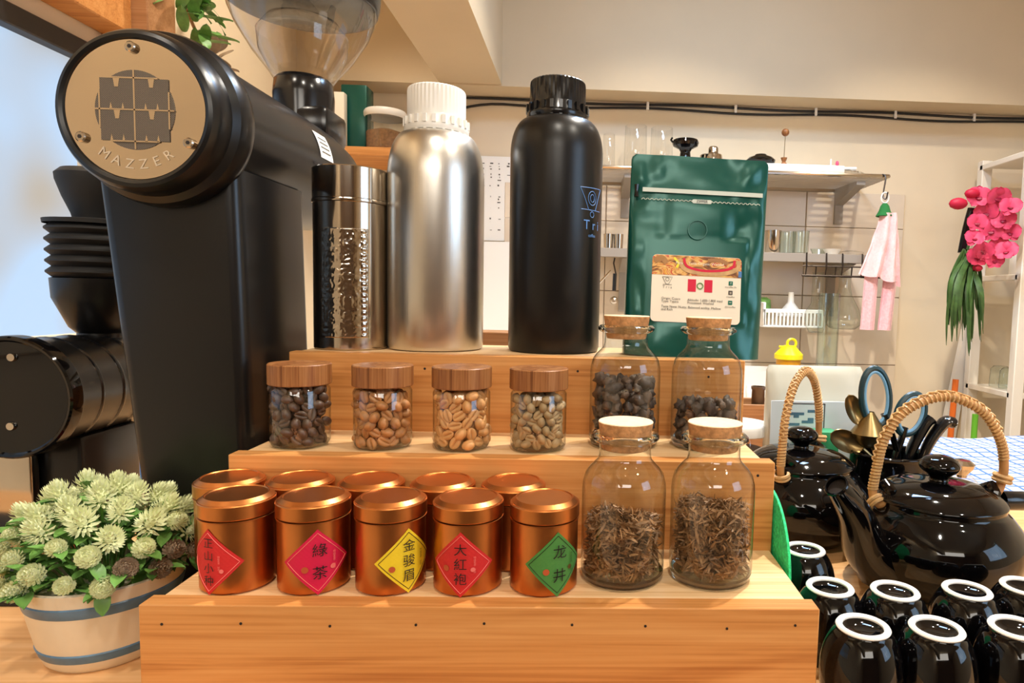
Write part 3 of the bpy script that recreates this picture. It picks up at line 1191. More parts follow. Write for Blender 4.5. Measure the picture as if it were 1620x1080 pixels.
print_band([(.30, .05), (.36, .20), (.55, .255), (.80, .245), (.95, .17), (.965, .04)], .0036, 'rattan_pale', .0021)
print_band([(.35, .04), (.39, .16), (.56, .215), (.78, .20), (.90, .14), (.92, .04)], .0022, 'peru_red', .0022)
print_band([(.02, .10), (.10, .05), (.16, .13)], .0050, 'rattan', .0021)
print_band([(.24, .04), (.29, .12), (.27, .19)], .0020, 'yellow', .0022)
print_band([(.985, .20), (.985, .29)], .0030, 'blue_cloth', .0021)
print_band([(.62, .06), (.76, .05), (.84, .10)], .0034, 'crate', .0021)
for s, fx, fz, size in (('Peru', .30, .115, .0034), ('Tunki Organic Washed', .60, .115, .0034)):
    p = L(fx, fz)
    link('lettering', bag_mesh(text_mesh(s, size), p[0], p[1], .0026), 'cream', lab)
for fx0, fx1 in ((.405, .495), (.59, .68)):
    a, b = L(fx0, .35), L(fx1, .535)
    bag_rect('flag_stripe', a[0], b[0], b[1], a[1], .0018, 'peru_red', lab)
mb = MB()
p = L(.542, .445)
mb.tube([on_bag(p[0] + .0026 * math.cos(2 * PI * k / 14), p[1] + .0026 * math.sin(2 * PI * k / 14), .0019) for k in range(14)], .0005, 5, closed=True)
mb.build('flag_crest', 'leaf', lab)
p = L(.175, .40)
mb = MB()
mb.tube([on_bag(p[0] + x, p[1] + z, .0018) for x, z in ((-.0045, .0040), (.0045, .0042), (.0012, -.0022), (-.0012, -.0022), (-.0045, .0040))], .00018, 4)
mb.tube([on_bag(p[0] + x, p[1] + z, .0018) for x, z in ((-.004, -.0028), (.004, -.0028))], .00018, 4)
mb.tube([on_bag(p[0] + .0016 * math.cos(2 * PI * k / 10), p[1] + .002 + .0016 * math.sin(2 * PI * k / 10), .0018) for k in range(10)], .00018, 4, closed=True)
mb.build('dripper_logo', 'text_grey', lab)
for s, fx, fz, size, al, mm in (('T r i a', .175, .485, .0034, 'CENTER', 'text_grey'), ('Origin: Cusco', .115, .652, .0030, 'LEFT', 'ink'), ('Type: Typica', .115, .695, .0030, 'LEFT', 'ink'),
                                ('Altitude: 1,600-1,800 masl', .405, .660, .0030, 'LEFT', 'ink'), ('Processed: Washed', .405, .702, .0030, 'LEFT', 'ink'),
                                ('Taste Note: Nutty, Balanced acidity, Mellow', .115, .772, .0030, 'LEFT', 'ink'), ('and Rich', .115, .815, .0030, 'LEFT', 'ink'),
                                ('triacoffee.life', .885, .442, .0020, 'CENTER', 'text_grey'), ('triacoffee', .885, .588, .0020, 'CENTER', 'text_grey'), ('@triacoffee', .885, .738, .0020, 'CENTER', 'text_grey')):
    p = L(fx, fz)
    link('lettering', bag_mesh(text_mesh(s, size, 0, al), p[0], p[1], .0020), mm, lab)
for fz, mm, g in ((.385, 'icon_green', 'f'), (.525, 'text_grey', 'o'), (.675, 'icon_green', '••')):
    a = L(.885, fz)
    ic = bag_rect('printed_icon', a[0] - .0019, a[0] + .0019, a[1] - .0019, a[1] + .0019, .0018, mm, lab, .0006)
    link('icon_mark', bag_mesh(text_mesh(g, .003), a[0], a[1], .0022), 'cream', lab)
# tear strip, zip line and clip
x0, z0 = bagpx(1008, 304)
x1, z1 = bagpx(1206, 298)
zs = bagpx(1100, 301)[1]
bag_rect('tear_strip', x0 + .002, x1 - .001, zs - .0019, zs + .0019, .0030, 'foil_crease', bag)
mb = MB()
zzp = bagpx(1100, 316)[1]
n = 56
for k in range(n):
    x = x0 + (x1 - x0 - .004) * k / n + .002
    if abs(x - (x0 + x1) / 2) < .0095:
        continue
    s = -1 if k % 2 else 1
    mb.tube([on_bag(x - .0008, zzp - .0007 * s, .0024), on_bag(x + .0008, zzp + .0007 * s, .0024)], .00035, 4)
mb.build('zip_line', 'foil_crease', bag)
xm = (x0 + x1) / 2
zp = bag_rect('zip_plate', xm - .009, xm + .009, zzp - .0018, zzp + .0018, .0024, 'foil_crease', bag, .0017)
link('lettering', bag_mesh(text_mesh('ZIPPER', .0034), xm, zzp, .0029), 'ink', zp)
mb = MB()
cxp, czp = bagpx(1002, 301)
mb.tube([on_bag(cxp, czp + dz_, .003) for dz_ in (.0055, .003, 0, -.003, -.0055)], [.0022, .0018, .0014, .0018, .0022], 8)
mb.build('zip_clip', 'black_plastic', bag)
p = bagpx(1100, 362)
mb = MB()
mb.tube([on_bag(p[0] + .0085 * math.cos(2 * PI * k / 24), p[1] + .0085 * math.sin(2 * PI * k / 24), .0016) for k in range(24)], .0006, 5, closed=True)
mb.build('valve_ring', 'foil', bag)

# ------------------------------------------------------------------ black grinder (horizontal barrel)
GX, GZ = -.0600, .3665
gr = thing('coffee_grinder', 'large black grinder with a horizontal barrel, round steel end plate and clear hopper', 'grinder', (GX, .19, 0))
oy = -.19
MB().lathe([(.0470, .1015 + oy), (.0478, .1000 + oy), (.0500, .0990 + oy), (.0525, .1000 + oy), (.0545, .1030 + oy), (.0556, .107 + oy), (.0560, .113 + oy), (.0562, .118 + oy), (.0580, .1195 + oy), (.0605, .1215 + oy), (.0620, .126 + oy), (.0624, .133 + oy), (.0616, .139 + oy), (.0590, .1425 + oy), (.0570, .1435 + oy),
            (.0572, .30 + oy), (.0560, .36 + oy), (.0520, .400 + oy), (.0430, .424 + oy), (.025, .437 + oy), (0, .440 + oy)], 96, (0, 0, GZ), 'y').build('barrel', 'grinder', gr, smooth=30)
pl = MB().lathe([(0, .1012 + oy), (.0468, .1012 + oy), (.0470, .1016 + oy), (.0470, .103 + oy)], 96, (0, 0, GZ), 'y').build('end_plate', 'plate', gr)
for px, py in ((209, 75), (131, 217), (301, 227)):
    p = at(px, py, Y=.101)
    s = MB().lathe([(0, -.0032), (.0028, -.0032), (.0036, -.0024), (.0036, .0004)], 20, (p.x - GX, .1012 + oy, p.z), 'y').build('screw', 'steel', pl)
    MB().lathe([(0, -.0034), (.0014, -.0034), (.0014, -.0030)], 6, (p.x - GX, .1012 + oy, p.z), 'y').build('screw_socket', 'ink', pl)
# perforated emblem: four letter panels in a circle
gc = at(214, 174, Y=.101)
gx, gz = gc.x - GX, gc.z
ge = MB().lathe([(0, -.0003), (.0267, -.0003), (.0267, .0002)], 64, (gx, .1010 + oy, gz), 'y').build('perforated_emblem', 'perforated', pl)
for sx in (-1, 1):
    for sz in (-1, 1):
        q = MB().box(gx + sx * .0116 - .0112, gx + sx * .0116 + .0112, .1003 + oy, .1009 + oy, gz + sz * .0106 - .0102, gz + sz * .0106 + .0102).build('emblem_panel', 'perforated', pl, smooth=0)
mb = MB()
yy = .1000 + oy
mb.box(gx - .0005, gx + .0005, yy, yy + .0006, gz - .0265, gz + .0265)
for z in (-.0212, 0, .0212):
    w = math.sqrt(.0266 ** 2 - z * z)
    mb.box(gx - w, gx + w, yy, yy + .0006, gz + z - .0005, gz + z + .0005)
for sx in (-1, 1):
    mb.box(gx + sx * .0232 - .0005, gx + sx * .0232 + .0005, yy, yy + .0006, gz - .0125, gz + .0125)
for sx in (-1, 1):
    for zt in (.0212, 0):
        xm = gx + sx * .0116
        mb.poly([(xm - .0022, yy, gz + zt), (xm + .0022, yy, gz + zt), (xm + .0012, yy, gz + zt - .0062), (xm - .0012, yy, gz + zt - .0062)], (0, .0006, 0))
        for d in (-.0040, .0040):
            mb.poly([(xm + d - .0010, yy, gz + zt - .0212), (xm + d + .0010, yy, gz + zt - .0212), (xm + d, yy, gz + zt - .0165)], (0, .0006, 0))
mb.build('emblem_bars', 'plate', pl, smooth=0)
for k, ch in enumerate('MAZZER'):
    a = math.radians(-126 + 72 * k / 5)
    me = text_mesh(ch, .0095, .0001)
    rr = .0368
    me.transform(Matrix.Translation((gx + rr * math.cos(a), yy + .0008, gz + rr * math.sin(a))) @ Matrix.Rotation(-(a + PI / 2), 4, 'Y') @ Matrix.Rotation(PI / 2, 4, 'X'))
    link('engraved_letter', me, 'letter', pl)
# column
cb = bmesh.new()
bmesh.ops.create_cube(cb, size=1)
for v in cb.verts:
    top = v.co.z > 0
    x = ((-.1145 if v.co.x < 0 else -.0095) if top else (-.080 if v.co.x < 0 else -.0008)) - GX
    v.co = Vector((x, (.134 if v.co.y < 0 else .252) + oy, .335 if top else 0))
bmesh.ops.bevel(cb, geom=[e for e in cb.edges if abs(e.verts[0].co.z - e.verts[1].co.z) > .1], offset=.010, segments=4, affect='EDGES', profile=.5)
mb = MB()
mb.merge(cb)
mb.build('column', 'grinder', gr, smooth=30)
# hopper collar, hopper, lid
HY = .372 + oy
MB().lathe([(.030, .410), (.031, .455), (.0295, .470), (.026, .474), (0, .474)], 40, (0, HY, 0)).build('hopper_collar', 'black_plastic', gr)
MB().box(-.034, .036, HY - .030, HY + .030, .405, .440, .006, 2).build('collar_block', 'black_plastic', gr)
hp = MB().lathe([(.027, .470), (.030, .4715), (.034, .478), (.050, .498), (.066, .524), (.0725, .540), (.0750, .550)], 56, (0, HY, 0)).build('hopper', 'plastic_clear', gr)
MB().lathe([(.020, .474), (.034, .480), (.044, .500), (.046, .520), (.036, .534), (.018, .540), (0, .541)], 40, (0, HY, 0)).build('inner_dome', 'plastic_clear', hp)
MB().lathe([(0, .549), (.070, .549), (.0765, .551), (.0785, .558), (.0800, .575), (.081, .600), (.078, .612), (.05, .622), (0, .624)], 56, (0, HY, 0)).build('hopper_lid', 'black_plastic', gr)
# sticker and vents on the barrel flank


def on_barrel(px, py, Y):
    p = at(px, py, Y=Y)
    return math.atan2(p.z - GZ, p.x - GX)


def barrel_patch(y0, y1, a0, a1, m, name, lift=.0006):
    def f(u, v):
        a = a0 + (a1 - a0) * v
        r = .0572 + lift
        return (r * math.cos(a), y0 + (y1 - y0) * u + oy, GZ + r * math.sin(a))
    return MB().grid(f, 4, 8).build(name, m, gr, smooth=60)


st = barrel_patch(.272, .302, .10, .56, 'white_plastic', 'white_sticker')
for k in range(4):
    barrel_patch(.277, .297, .20 + .08 * k, .22 + .08 * k, 'text_grey', 'sticker_print', .0009)
for k in range(2):
    barrel_patch(.255, .335, -.06 - .14 * k, -.02 - .14 * k, 'ink', 'vent_slot', .0003)

# ------------------------------------------------------------------ second grinder at the left edge
g2 = at(10, 630, Y=.2)
G2X, G2Z = g2.x, g2.z
gq = thing('bellows_grinder', 'dark grinder with a gloss black end cover and rubber bellows at the left edge', 'grinder', (G2X, .26, 0))
oy2 = -.26
MB().lathe([(0, .2035 + oy2), (.0480, .2035 + oy2), (.0495, .2020 + oy2), (.0515, .2015 + oy2), (.0530, .2030 + oy2), (.0535, .207 + oy2), (.0535, .214 + oy2), (.0505, .218 + oy2)], 72, (0, 0, G2Z), 'y').build('end_cover', 'black_gloss', gq, smooth=30)
MB().lathe([(.0505, .216 + oy2), (.0495, .222 + oy2), (.0485, .40 + oy2), (.040, .425 + oy2), (0, .43 + oy2)], 64, (0, 0, G2Z), 'y').build('barrel', 'grinder', gq, smooth=30)
for k in range(4):
    MB().lathe([(.0490, .24 + .028 * k + oy2), (.0502, .243 + .028 * k + oy2), (.0490, .247 + .028 * k + oy2)], 56, (0, 0, G2Z), 'y').build('barrel_rib', 'black_plastic', gq)
for px, py in ((19, 565), (18, 674)):
    p = at(px, py, Y=.203)
    MB().lathe([(0, -.0022), (.0032, -.0022), (.0038, -.001), (.0038, .001)], 14, (p.x - G2X, .2035 + oy2, p.z), 'y').build('screw', 'steel', gq)
BYL = .312 + oy2
MB().lathe([(.020, G2Z + .040), (.020, G2Z + .050), (.026, G2Z + .056), (.0385, G2Z + .085), (.0395, G2Z + .104), (.036, G2Z + .105)], 40, (0, BYL, 0)).build('funnel_neck', 'grinder', gq)
prof = []
for k in range(5):
    z = G2Z + .105 + .0105 * k
    prof += [(.037, z), (.0420, z + .0045), (.0420, z + .0062), (.037, z + .0105)]
MB().lathe(prof, 40, (0, BYL, 0)).build('bellows', 'black_rubber', gq, smooth=20)
MB().lathe([(.043, G2Z + .157), (.0435, G2Z + .161), (.020, G2Z + .1635), (.021, G2Z + .168), (.0275, G2Z + .184), (.0325, G2Z + .200), (.0330, G2Z + .206), (.028, G2Z + .211), (0, G2Z + .214)], 40, (0, BYL, 0)).build('bellows_top', 'black_rubber', gq)
MB().box(-.034, .034, .235 + oy2, .315 + oy2, 0, G2Z - .040, .005, 2).build('column', 'grinder', gq)
p = at(135, 547, Y=.27)
MB().tube([(p.x - G2X - .010, .27 + oy2, p.z - .002), (p.x - G2X, .268 + oy2, p.z + .001), (p.x - G2X + .012, .268 + oy2, p.z - .003)], [.004, .0055, .003], 8).build('orange_lever', 'orange', gq)
p = at(40, 692, Y=.225)
kb = MB().box(p.x - .11, p.x + .006, .222, .232, 0, p.z, .002, 2).build('steel_splash_panel', 'steel')
tag(kb, 'upright steel panel under the gloss black end cover at the left edge', 'panel')
p = at(178, 722, Y=.40)
cl = MB().grid(lambda u, v: (p.x + (u - .5) * .05, .40 + (v - .5) * .05, max(.0, .052 + .006 * noise.noise(Vector((u * 4, v * 4, 0))) - .9 * max(0, abs(u - .5) - .42) ** 1)), 14, 14).build('blue_cloth', 'blue_cloth', None, solid=.035)
tag(cl, 'folded blue cloth between the two grinders', 'cloth')
tag(MB().lathe([(0, 0), (.008, 0), (.010, .004), (.010, .050), (.007, .056), (0, .058)], 20, (at(92, 752, Y=.16).x, .16, 0)).build('red_knob', 'red_plastic'), 'small red knob behind the potted flowers', 'knob')

p = at(25, 960, Z=0)
tag(MB().box(-.50, -.150, p.y, p.y + .07, 0, .005, .001).build('rubber_mat', 'black_rubber'), 'black rubber mat on the counter left of the flower pot', 'mat')

# ------------------------------------------------------------------ potted artificial plant
PX, PY_ = -.0690, .072
pp = thing('potted_plant', 'artificial pale flowers in a cream pot with two blue bands', 'plant', (PX, PY_, 0))
PH, PR0, PR1 = .056, .0345, .0460
prof = [(0, .0), (PR0 - .003, 0), (PR0, .003)]
for k in range(1, 9):
    t = k / 8
    prof.append((PR0 + (PR1 - PR0) * t ** .8, .003 + (PH - .003) * t))
prof += [(PR1 - .001, PH + .001), (PR1 - .003, PH), (PR1 - .004, PH - .010), (0, PH - .010)]
MB().lathe(prof, 56).build('pot', 'pot', pp)


def rz_(z):
    return PR0 + (PR1 - PR0) * max(0, (z - .003) / (PH - .003)) ** .8


for z0, z1 in ((.008, .0145), (.040, .0475)):
    MB().lathe([(rz_(z0), z0), (rz_(z0) + .0006, z0 + .0008), (rz_(z1) + .0006, z1 - .0008), (rz_(z1), z1)], 56).build('blue_band', 'pot_blue', pp)
rnd = random.Random(5)


def flower_mesh(m, bud):
    mb = MB()
    b = mb.bm
    n = 90
    for k in range(n):
        t = (k + .5) / n
        ph = math.acos(1 - 1.75 * t)
        th = k * 2.39996
        d = Vector((math.sin(ph) * math.cos(th), math.sin(ph) * math.sin(th), math.cos(ph)))
        base = Vector((d.x * .0045, d.y * .0045, d.z * (.0052 if bud else .0085)))
        side = d.cross(Vector((0, 0, 1)))
        side = side.normalized() if side.length > .01 else Vector((1, 0, 0))
        upd = (Vector((0, 0, 1)) - d * d.z)
        L_ = .0042 * (1 + (.20 if not bud else 0))
        tip = base + d * L_ * (.6 if bud else .95) + upd * L_ * (.55 if bud else .75)
        w = .0011 if bud else .0009
        v = [b.verts.new(base - side * w), b.verts.new(base + side * w), b.verts.new((base + tip) / 2 + side * w * .9 + d * .0008), b.verts.new(tip), b.verts.new((base + tip) / 2 - side * w * .9 + d * .0008)]
        b.faces.new(v)
    mb.ball((0, 0, 0), .0048, 1, (1, 1, 1) if bud else (.7, .7, 1.4))
    me = mb.mesh(0)
    me.materials.append(M[m])
    return me


fm = [flower_mesh('petal_pale', True), flower_mesh('petal_pale', False), flower_mesh('petal_old', True)]
lm_b = MB()


def leaff(u, v):
    L_ = .017
    w = .0044 * math.sin(PI * min(1, u * .95 + .04)) ** .7
    return (w * (2 * v - 1), L_ * u, .0022 * math.sin(PI * u) - .0012 * (1 - abs(2 * v - 1)))


lm_b.grid(leaff, 5, 2)
leafm = lm_b.mesh(60)
leafm.materials.append(M['leaf'])
heads = []
N = 60
for k in range(N):
    t = (k + .5) / N
    ph = math.acos(1 - 1.12 * t)
    th = k * 2.39996 + .4
    d = Vector((math.sin(ph) * math.cos(th), math.sin(ph) * math.sin(th), math.cos(ph)))
    c = Vector((d.x * .056, d.y * .050, .064 + d.z * .046 + rnd.uniform(-.003, .003)))
    heads.append((c, d))
    kind = 2 if (d.x > .55 and d.z < .35) else (1 if (d.z > .55 or d.y > .25) else 0)
    o = link('flower_head', fm[kind], None, pp, c)
    o.rotation_euler = (d * .8 + Vector((0, 0, .25))).to_track_quat('Z', 'Y').to_euler()
    s = rnd.uniform(.80, 1.0)
    o.scale = (s, s, s)
    base = Vector((d.x * .018, d.y * .018, PH - .012))
    MB().tube([base, (base + c) / 2 + Vector((0, 0, .004)), c], .0008, 5).build('stem', 'leaf', pp)
for k in range(270):
    c, d = heads[k % N]
    t = rnd.uniform(.45, .95)
    base = Vector((d.x * .018, d.y * .018, PH - .008))
    p = base + (c - base) * t
    o = link('leaf', leafm, None, pp, p)
    a = rnd.uniform(0, 2 * PI)
    dir_ = Vector((math.cos(a) * .8 + d.x * .9, math.sin(a) * .8 + d.y * .9, rnd.uniform(-.35, .55))).normalized()
    o.rotation_euler = dir_.to_track_quat('Y', 'Z').to_euler()
    s = rnd.uniform(.75, 1.15)
    o.scale = (s, s, s)

# ------------------------------------------------------------------ upside-down cups
CH = .050
cup_spots = [(1353, 988, 'front row beside the stand'), (1482, 991, 'second in the front row'), (1609, 990, 'at the right end of the front row'),
             (1300, 926, 'second row beside the stand'), (1416, 932, 'second one in the second row'), (1530, 931, 'third one in the second row'),
             (1622, 925, 'at the right end of the second row'), (1273, 867, 'alone behind the others beside the green pad')]


def bez(pts, n=8):
    out = []
    m = len(pts)
    for i in range(m - 1):
        p0, p1, p2, p3 = (Vector(pts[max(i - 1, 0)]), Vector(pts[i]), Vector(pts[i + 1]), Vector(pts[min(i + 2, m - 1)]))
        for k in range(n):
            t = k / n
            out.append(.5 * ((2 * p1) + (p2 - p0) * t + (2 * p0 - 5 * p1 + 4 * p2 - p3) * t * t + (3 * p1 - p0 - 3 * p2 + p3) * t ** 3))
    out.append(Vector(pts[-1]))
    return out


def prof_smooth(pts, n=6):
    return [(max(p.x, 0.0), p.y) for p in bez([(a, b, 0) for a, b in pts], n)]


cb_ = MB().lathe(prof_smooth([(.0205, .0), (.0236, .008), (.0248, .018), (.0243, .028), (.0222, .037), (.0190, .0438), (.0164, .0472), (.0158, .0485)]), 48)
cup_body = cb_.mesh(50); cup_body.materials.append(M['black_gloss'])
cup_ring = MB().lathe([(.0158, .0480), (.0162, .0490), (.0155, .0500), (.0128, .0500), (.0120, .0492), (.0119, .0478)], 48).mesh(40); cup_ring.materials.append(M['white_rim'])
cup_rec = MB().lathe([(.0121, .0484), (.0100, .0468), (.005, .0462), (0, .0461)], 40).mesh(50); cup_rec.materials.append(M['black_gloss'])
for px, py, where in cup_spots:
    p = at(px, py, Z=CH)
    c = thing('tea_cup', 'upside-down black cup with white foot ring, ' + where, 'cup', (max(p.x, .4255), p.y, 0), 0, 'upside-down black cups')
    link('cup_body', cup_body, None, c)
    link('foot_ring', cup_ring, None, c)
    link('foot_recess', cup_rec, None, c)

# ------------------------------------------------------------------ teapots


def teapot(label, loc, rz, spout, hand, k=1.0):
    t = thing('teapot', label, 'teapot', loc, rz, 'black teapots with rattan handles')
    MB().lathe(prof_smooth([(0, .002), (.040, .0), (.050, .003), (.064, .018), (.0715, .038), (.069, .054), (.060, .067), (.0535, .0735), (.0525, .078), (.050, .079), (.048, .074)], 5), 72).build('pot_body', 'black_gloss', t, smooth=60)
    ld = MB().lathe(prof_smooth([(.0535, .0775), (.0545, .0795), (.051, .083), (.040, .0895), (.024, .0935), (.012, .0945), (0, .0945)], 4), 64).build('lid', 'black_gloss', t, smooth=60)
    MB().lathe(prof_smooth([(.009, .093), (.0075, .0965), (.010, .0995), (.0155, .104), (.0165, .1085), (.0125, .1135), (.006, .116), (0, .1165)], 4), 32).build('knob', 'black_gloss', ld, smooth=60)
    if spout:
        pts = bez(spout, 7)
        n = len(pts)
        mb = MB()
        rs = [.0165 * (1 - i / (n - 1)) ** 1.1 + .0088 for i in range(n)]
        mb.tube(pts, rs, 18, caps=False)
        d = (pts[-1] - pts[-2]).normalized()
        sp = mb.build('spout', 'black_gloss', t, smooth=60)
        rr = rs[-1]
        u = d.orthogonal().normalized()
        v = d.cross(u)
        MB().tube([pts[-1] + u * rr * math.cos(2 * PI * q / 20) + v * rr * math.sin(2 * PI * q / 20) for q in range(20)], .0013, 6, closed=True).build('spout_lip', 'black_gloss', sp)
        MB().grid(lambda a, b: pts[-2] + (u * math.cos(2 * PI * a) + v * math.sin(2 * PI * a)) * rr * .95 * b, 18, 2, wrap=True).build('spout_mouth', 'ink', sp)
    # handle: cane core, bound with split rattan, lashed at both lugs
    pts = bez(hand, 12)
    n = len(pts)
    h = MB().tube(pts, .0038, 10).build('handle', 'rattan', t)
    lo, hi = int(n * .20), int(n * .80)
    coil = []
    turns = 58
    cum = pts[lo:hi]
    m = len(cum)
    for q in range(turns * 8):
        f = q / (turns * 8 - 1) * (m - 1)
        i = min(int(f), m - 2)
        p = cum[i].lerp(cum[i + 1], f - i)
        d = (cum[i + 1] - cum[i]).normalized()
        w = Vector((0, 1, 0))
        w = (w - d * d.dot(w)).normalized()
        e = d.cross(w)
        a = 2 * PI * q / 8
        coil.append(p + (w * math.cos(a) + e * math.sin(a)) * .0037)
    MB().tube(coil, .00115, 5).build('binding', 'rattan_pale', h)
    # braided ridge along the top of the arch
    br = []
    a0, a1 = int(n * .30), int(n * .70)
    for q in range(160):
        f = a0 + (a1 - a0) * q / 159
        i = min(int(f), n - 2)
        p = pts[i].lerp(pts[i + 1], f - i)
        d = (pts[i + 1] - pts[i]).normalized()
        w = (Vector((0, 1, 0)) - d * d.y).normalized()
        e = w.cross(d)
        if e.z < 0:
            e = -e
        br.append(p + e * .0048 + w * .0018 * math.sin(q * .9))
    MB().tube(br, .0009, 5).build('braid', 'rattan_pale', h)
    for i in (int(n * .13), int(n * .87)):
        d = (pts[i + 1] - pts[i]).normalized()
        w = (Vector((0, 1, 0)) - d * d.y).normalized()
        e = d.cross(w)
        for s in (-.0022, .0016):
            MB().tube([pts[i] + d * s + (w * 1.25 * math.cos(2 * PI * q / 16) + e * math.sin(2 * PI * q / 16)) * .0062 for q in range(16)], .0019, 6, closed=True).build('lashing', 'rattan_pale', h)
    for sgn, i in ((-1, 0), (1, n - 1)):
        # glazed lug on the shoulder
        x = hand[0][0] if sgn < 0 else hand[-1][0]
        MB().tube([(x * .86, -.012, .070), (x * .96, -.008, .086), (x * .99, 0, .090), (x * .96, .008, .086), (x * .86, .012, .070)], .0048, 8).build('lug', 'black_gloss', t)
    return t


T2Y = .18
tc = at(1478, 840, Y=T2Y)
tx = tc.x + .001
sp = at(1323, 768, Y=.122)
t2 = teapot('large glossy black teapot with a wide rattan handle, nearest the cups', (tx, T2Y, 0), 0,
            [(-.056, -.018, .030), (-.074, -.026, .046), (-.092, -.044, .078), (sp.x - tx, sp.y - T2Y, sp.z)],
            [(-.047, -.010, .079), (-.0545, -.006, .074), (-.058, 0, .082), (-.0555, 0, .105), (-.050, 0, .130), (-.033, 0, .155), (0, 0, .168), (.033, 0, .157), (.052, 0, .132), (.0575, 0, .108), (.0555, 0, .090), (.048, -.004, .082)])
MB().lathe([(.0085, 0), (.0085, .020), (.0075, .0215), (0, .0215)], 20, (.066, .012, .073), 'x').build('side_peg', 'black_plastic', t2)
t1c = at(1266, 740, Y=.300)
teapot('glossy black teapot with a narrow-looking rattan handle, behind the stand corner', (t1c.x, .300, 0), math.radians(52), None,
       [(-.046, 0, .079), (-.053, 0, .074), (-.0565, 0, .082), (-.0545, 0, .105), (-.049, 0, .133), (-.030, 0, .162), (0, 0, .174), (.030, 0, .163), (.049, 0, .135), (.0545, 0, .108), (.053, 0, .088), (.047, 0, .080)])

# ------------------------------------------------------------------ green pad beside the stand
gp = MB().lathe([(0, 0), (.052, 0), (.0535, .0006), (.0535, .0022), (.052, .0028), (0, .0028)], 48, (.3918, .107, .0536), 'x').build('scouring_pad', 'green_pad')
tag(gp, 'round bright green textured pad standing against the right side of the stand', 'pad')

# ------------------------------------------------------------------ utensil jar and what stands in it
UY = .335
uc = at(1405, 735, Y=UY)
UX = uc.x
uj = thing('utensil_jar', 'dark ceramic jar holding scissors and spoons behind the teapots', 'jar', (UX, UY, 0))
MB().lathe(prof_smooth([(0, .001), (.034, 0), (.040, .006), (.043, .04), (.041, .075), (.043, .082), (.040, .083), (.038, .07), (.038, .012), (0, .010)], 4), 40).build('jar_body', 'black_gloss', uj, smooth=60)
P = lambda px, py, Y=UY: at(px, py, Y=Y)
base = Vector((UX, UY, .02))


def loop(c, a, b, tilt, r, n=32, Y=0.0):
    out = []
    for q in range(n):
        t = 2 * PI * q / n
        x, z = a * math.cos(t), b * math.sin(t)
        out.append(Vector(c) + Vector((x * math.cos(tilt) - z * math.sin(tilt), Y * math.cos(t), x * math.sin(tilt) + z * math.cos(tilt))))
    return out


sc = thing('scissors', 'scissors with dark teal and pale blue loop handles, points down in the jar', 'scissors', base)
c1, c2 = P(1385, 628), P(1440, 655)
for cc, a, b, tl in ((c1, .0155, .032, .12), (c2, .0150, .023, -.30)):
    l = loop(cc - base, a, b, tl, 0)
    lp = MB().tube(l, .0038, 8, closed=True).build('handle_loop', 'teal_plastic', sc)
    MB().tube(loop(cc - base + Vector((0, -.002, 0)), a * .82, b * .88, tl, 0), .0018, 6, closed=True).build('loop_lining', 'sky_plastic', lp)
for pts in (((1398, 655), (1412, 690), (1420, 735)), ((1432, 675), (1424, 700), (1412, 735))):
    l = [P(*q) - base for q in pts] + [Vector((0, 0, -.010))]
    MB().tube(bez(l, 6), .0058, 8, flat=.5).build('shank', 'black_plastic', sc)
sp1 = thing('spoon', 'tarnished metal spoon with its bowl raised towards the left teapot', 'spoon', base)


def spoon_bowl(root, c, d, L_, w, m, name):
    d = d.normalized()
    s = d.cross(Vector((0, 1, 0))).normalized()
    n = s.cross(d)

    def f(u, v):
        t = 2 * u - 1
        ww = w * math.sqrt(max(0, 1 - t * t))
        k = 2 * v - 1
        return c + d * (L_ * t) + s * (ww * k) + n * (.006 * (1 - t * t) * (1 - k * k))
    mb = MB()
    mb.grid(f, 14, 8)
    bmesh.ops.remove_doubles(mb.bm, verts=list(mb.bm.verts), dist=1e-6)
    return mb.build(name, m, root, smooth=60, solid=.0008)


a = P(1340, 698) - base
b = P(1385, 728) - base
spoon_bowl(sp1, a, Vector((-.8, 0, .35)), .021, .012, 'brass', 'bowl')
MB().tube([a + Vector((.018, 0, -.008)), b, Vector((.004, 0, -.008))], .0022, 8).build('handle', 'brass', sp1)
sp2 = thing('tea_scoop', 'greenish brass scoop standing upright among the utensils', 'scoop', base)
a = P(1352, 648) - base
spoon_bowl(sp2, a, Vector((-.45, 0, 1)), .0185, .0095, 'brass', 'bowl')
MB().tube([a + Vector((.008, 0, -.017)), P(1385, 715) - base, Vector((.010, .006, -.008))], .0026, 8).build('handle', 'brass', sp2)
sp3 = thing('strainer', 'small metal tea strainer cone leaning in the utensil jar', 'strainer', base)
c = P(1375, 685) - base
MB().lathe([(.004, .024), (.009, .016), (.019, .002), (.0205, 0), (.0195, -.001), (.014, -.010), (.008, -.015), (0, -.016)], 28, c).build('cone', 'brass', sp3)
MB().tube([c + Vector((.008, 0, -.014)), Vector((.004, -.008, -.006))], .0022, 8).build('handle', 'brass', sp3)
for k, (pts, lab) in enumerate(((((1472, 662), (1462, 672), (1440, 715), (1432, 745)), 'black ladle handle curving right, left one of the pair in the jar'), (((1506, 668), (1494, 668), (1470, 700), (1450, 745)), 'black ladle handle curving right, right one of the pair in the jar'))):
    ld = thing('ladle', lab, 'ladle', base, 0, 'black ladles in the jar')
    l = bez([P(q[0], q[1], UY - .008 * k) - base for q in pts] + [Vector((.012, 0, -.004))], 8)
    n = len(l)
    MB().tube(l, [.0115 * (1 - .5 * i / (n - 1)) for i in range(n)], 10, flat=.55).build('handle', 'black_plastic', ld)
    MB().tube([q + Vector((-.002, -.0048, .001)) for q in l[4:-8]], .0011, 6).build('highlight_strip', 'steel', ld)  # highlight along the handle, added as a thin bright strip

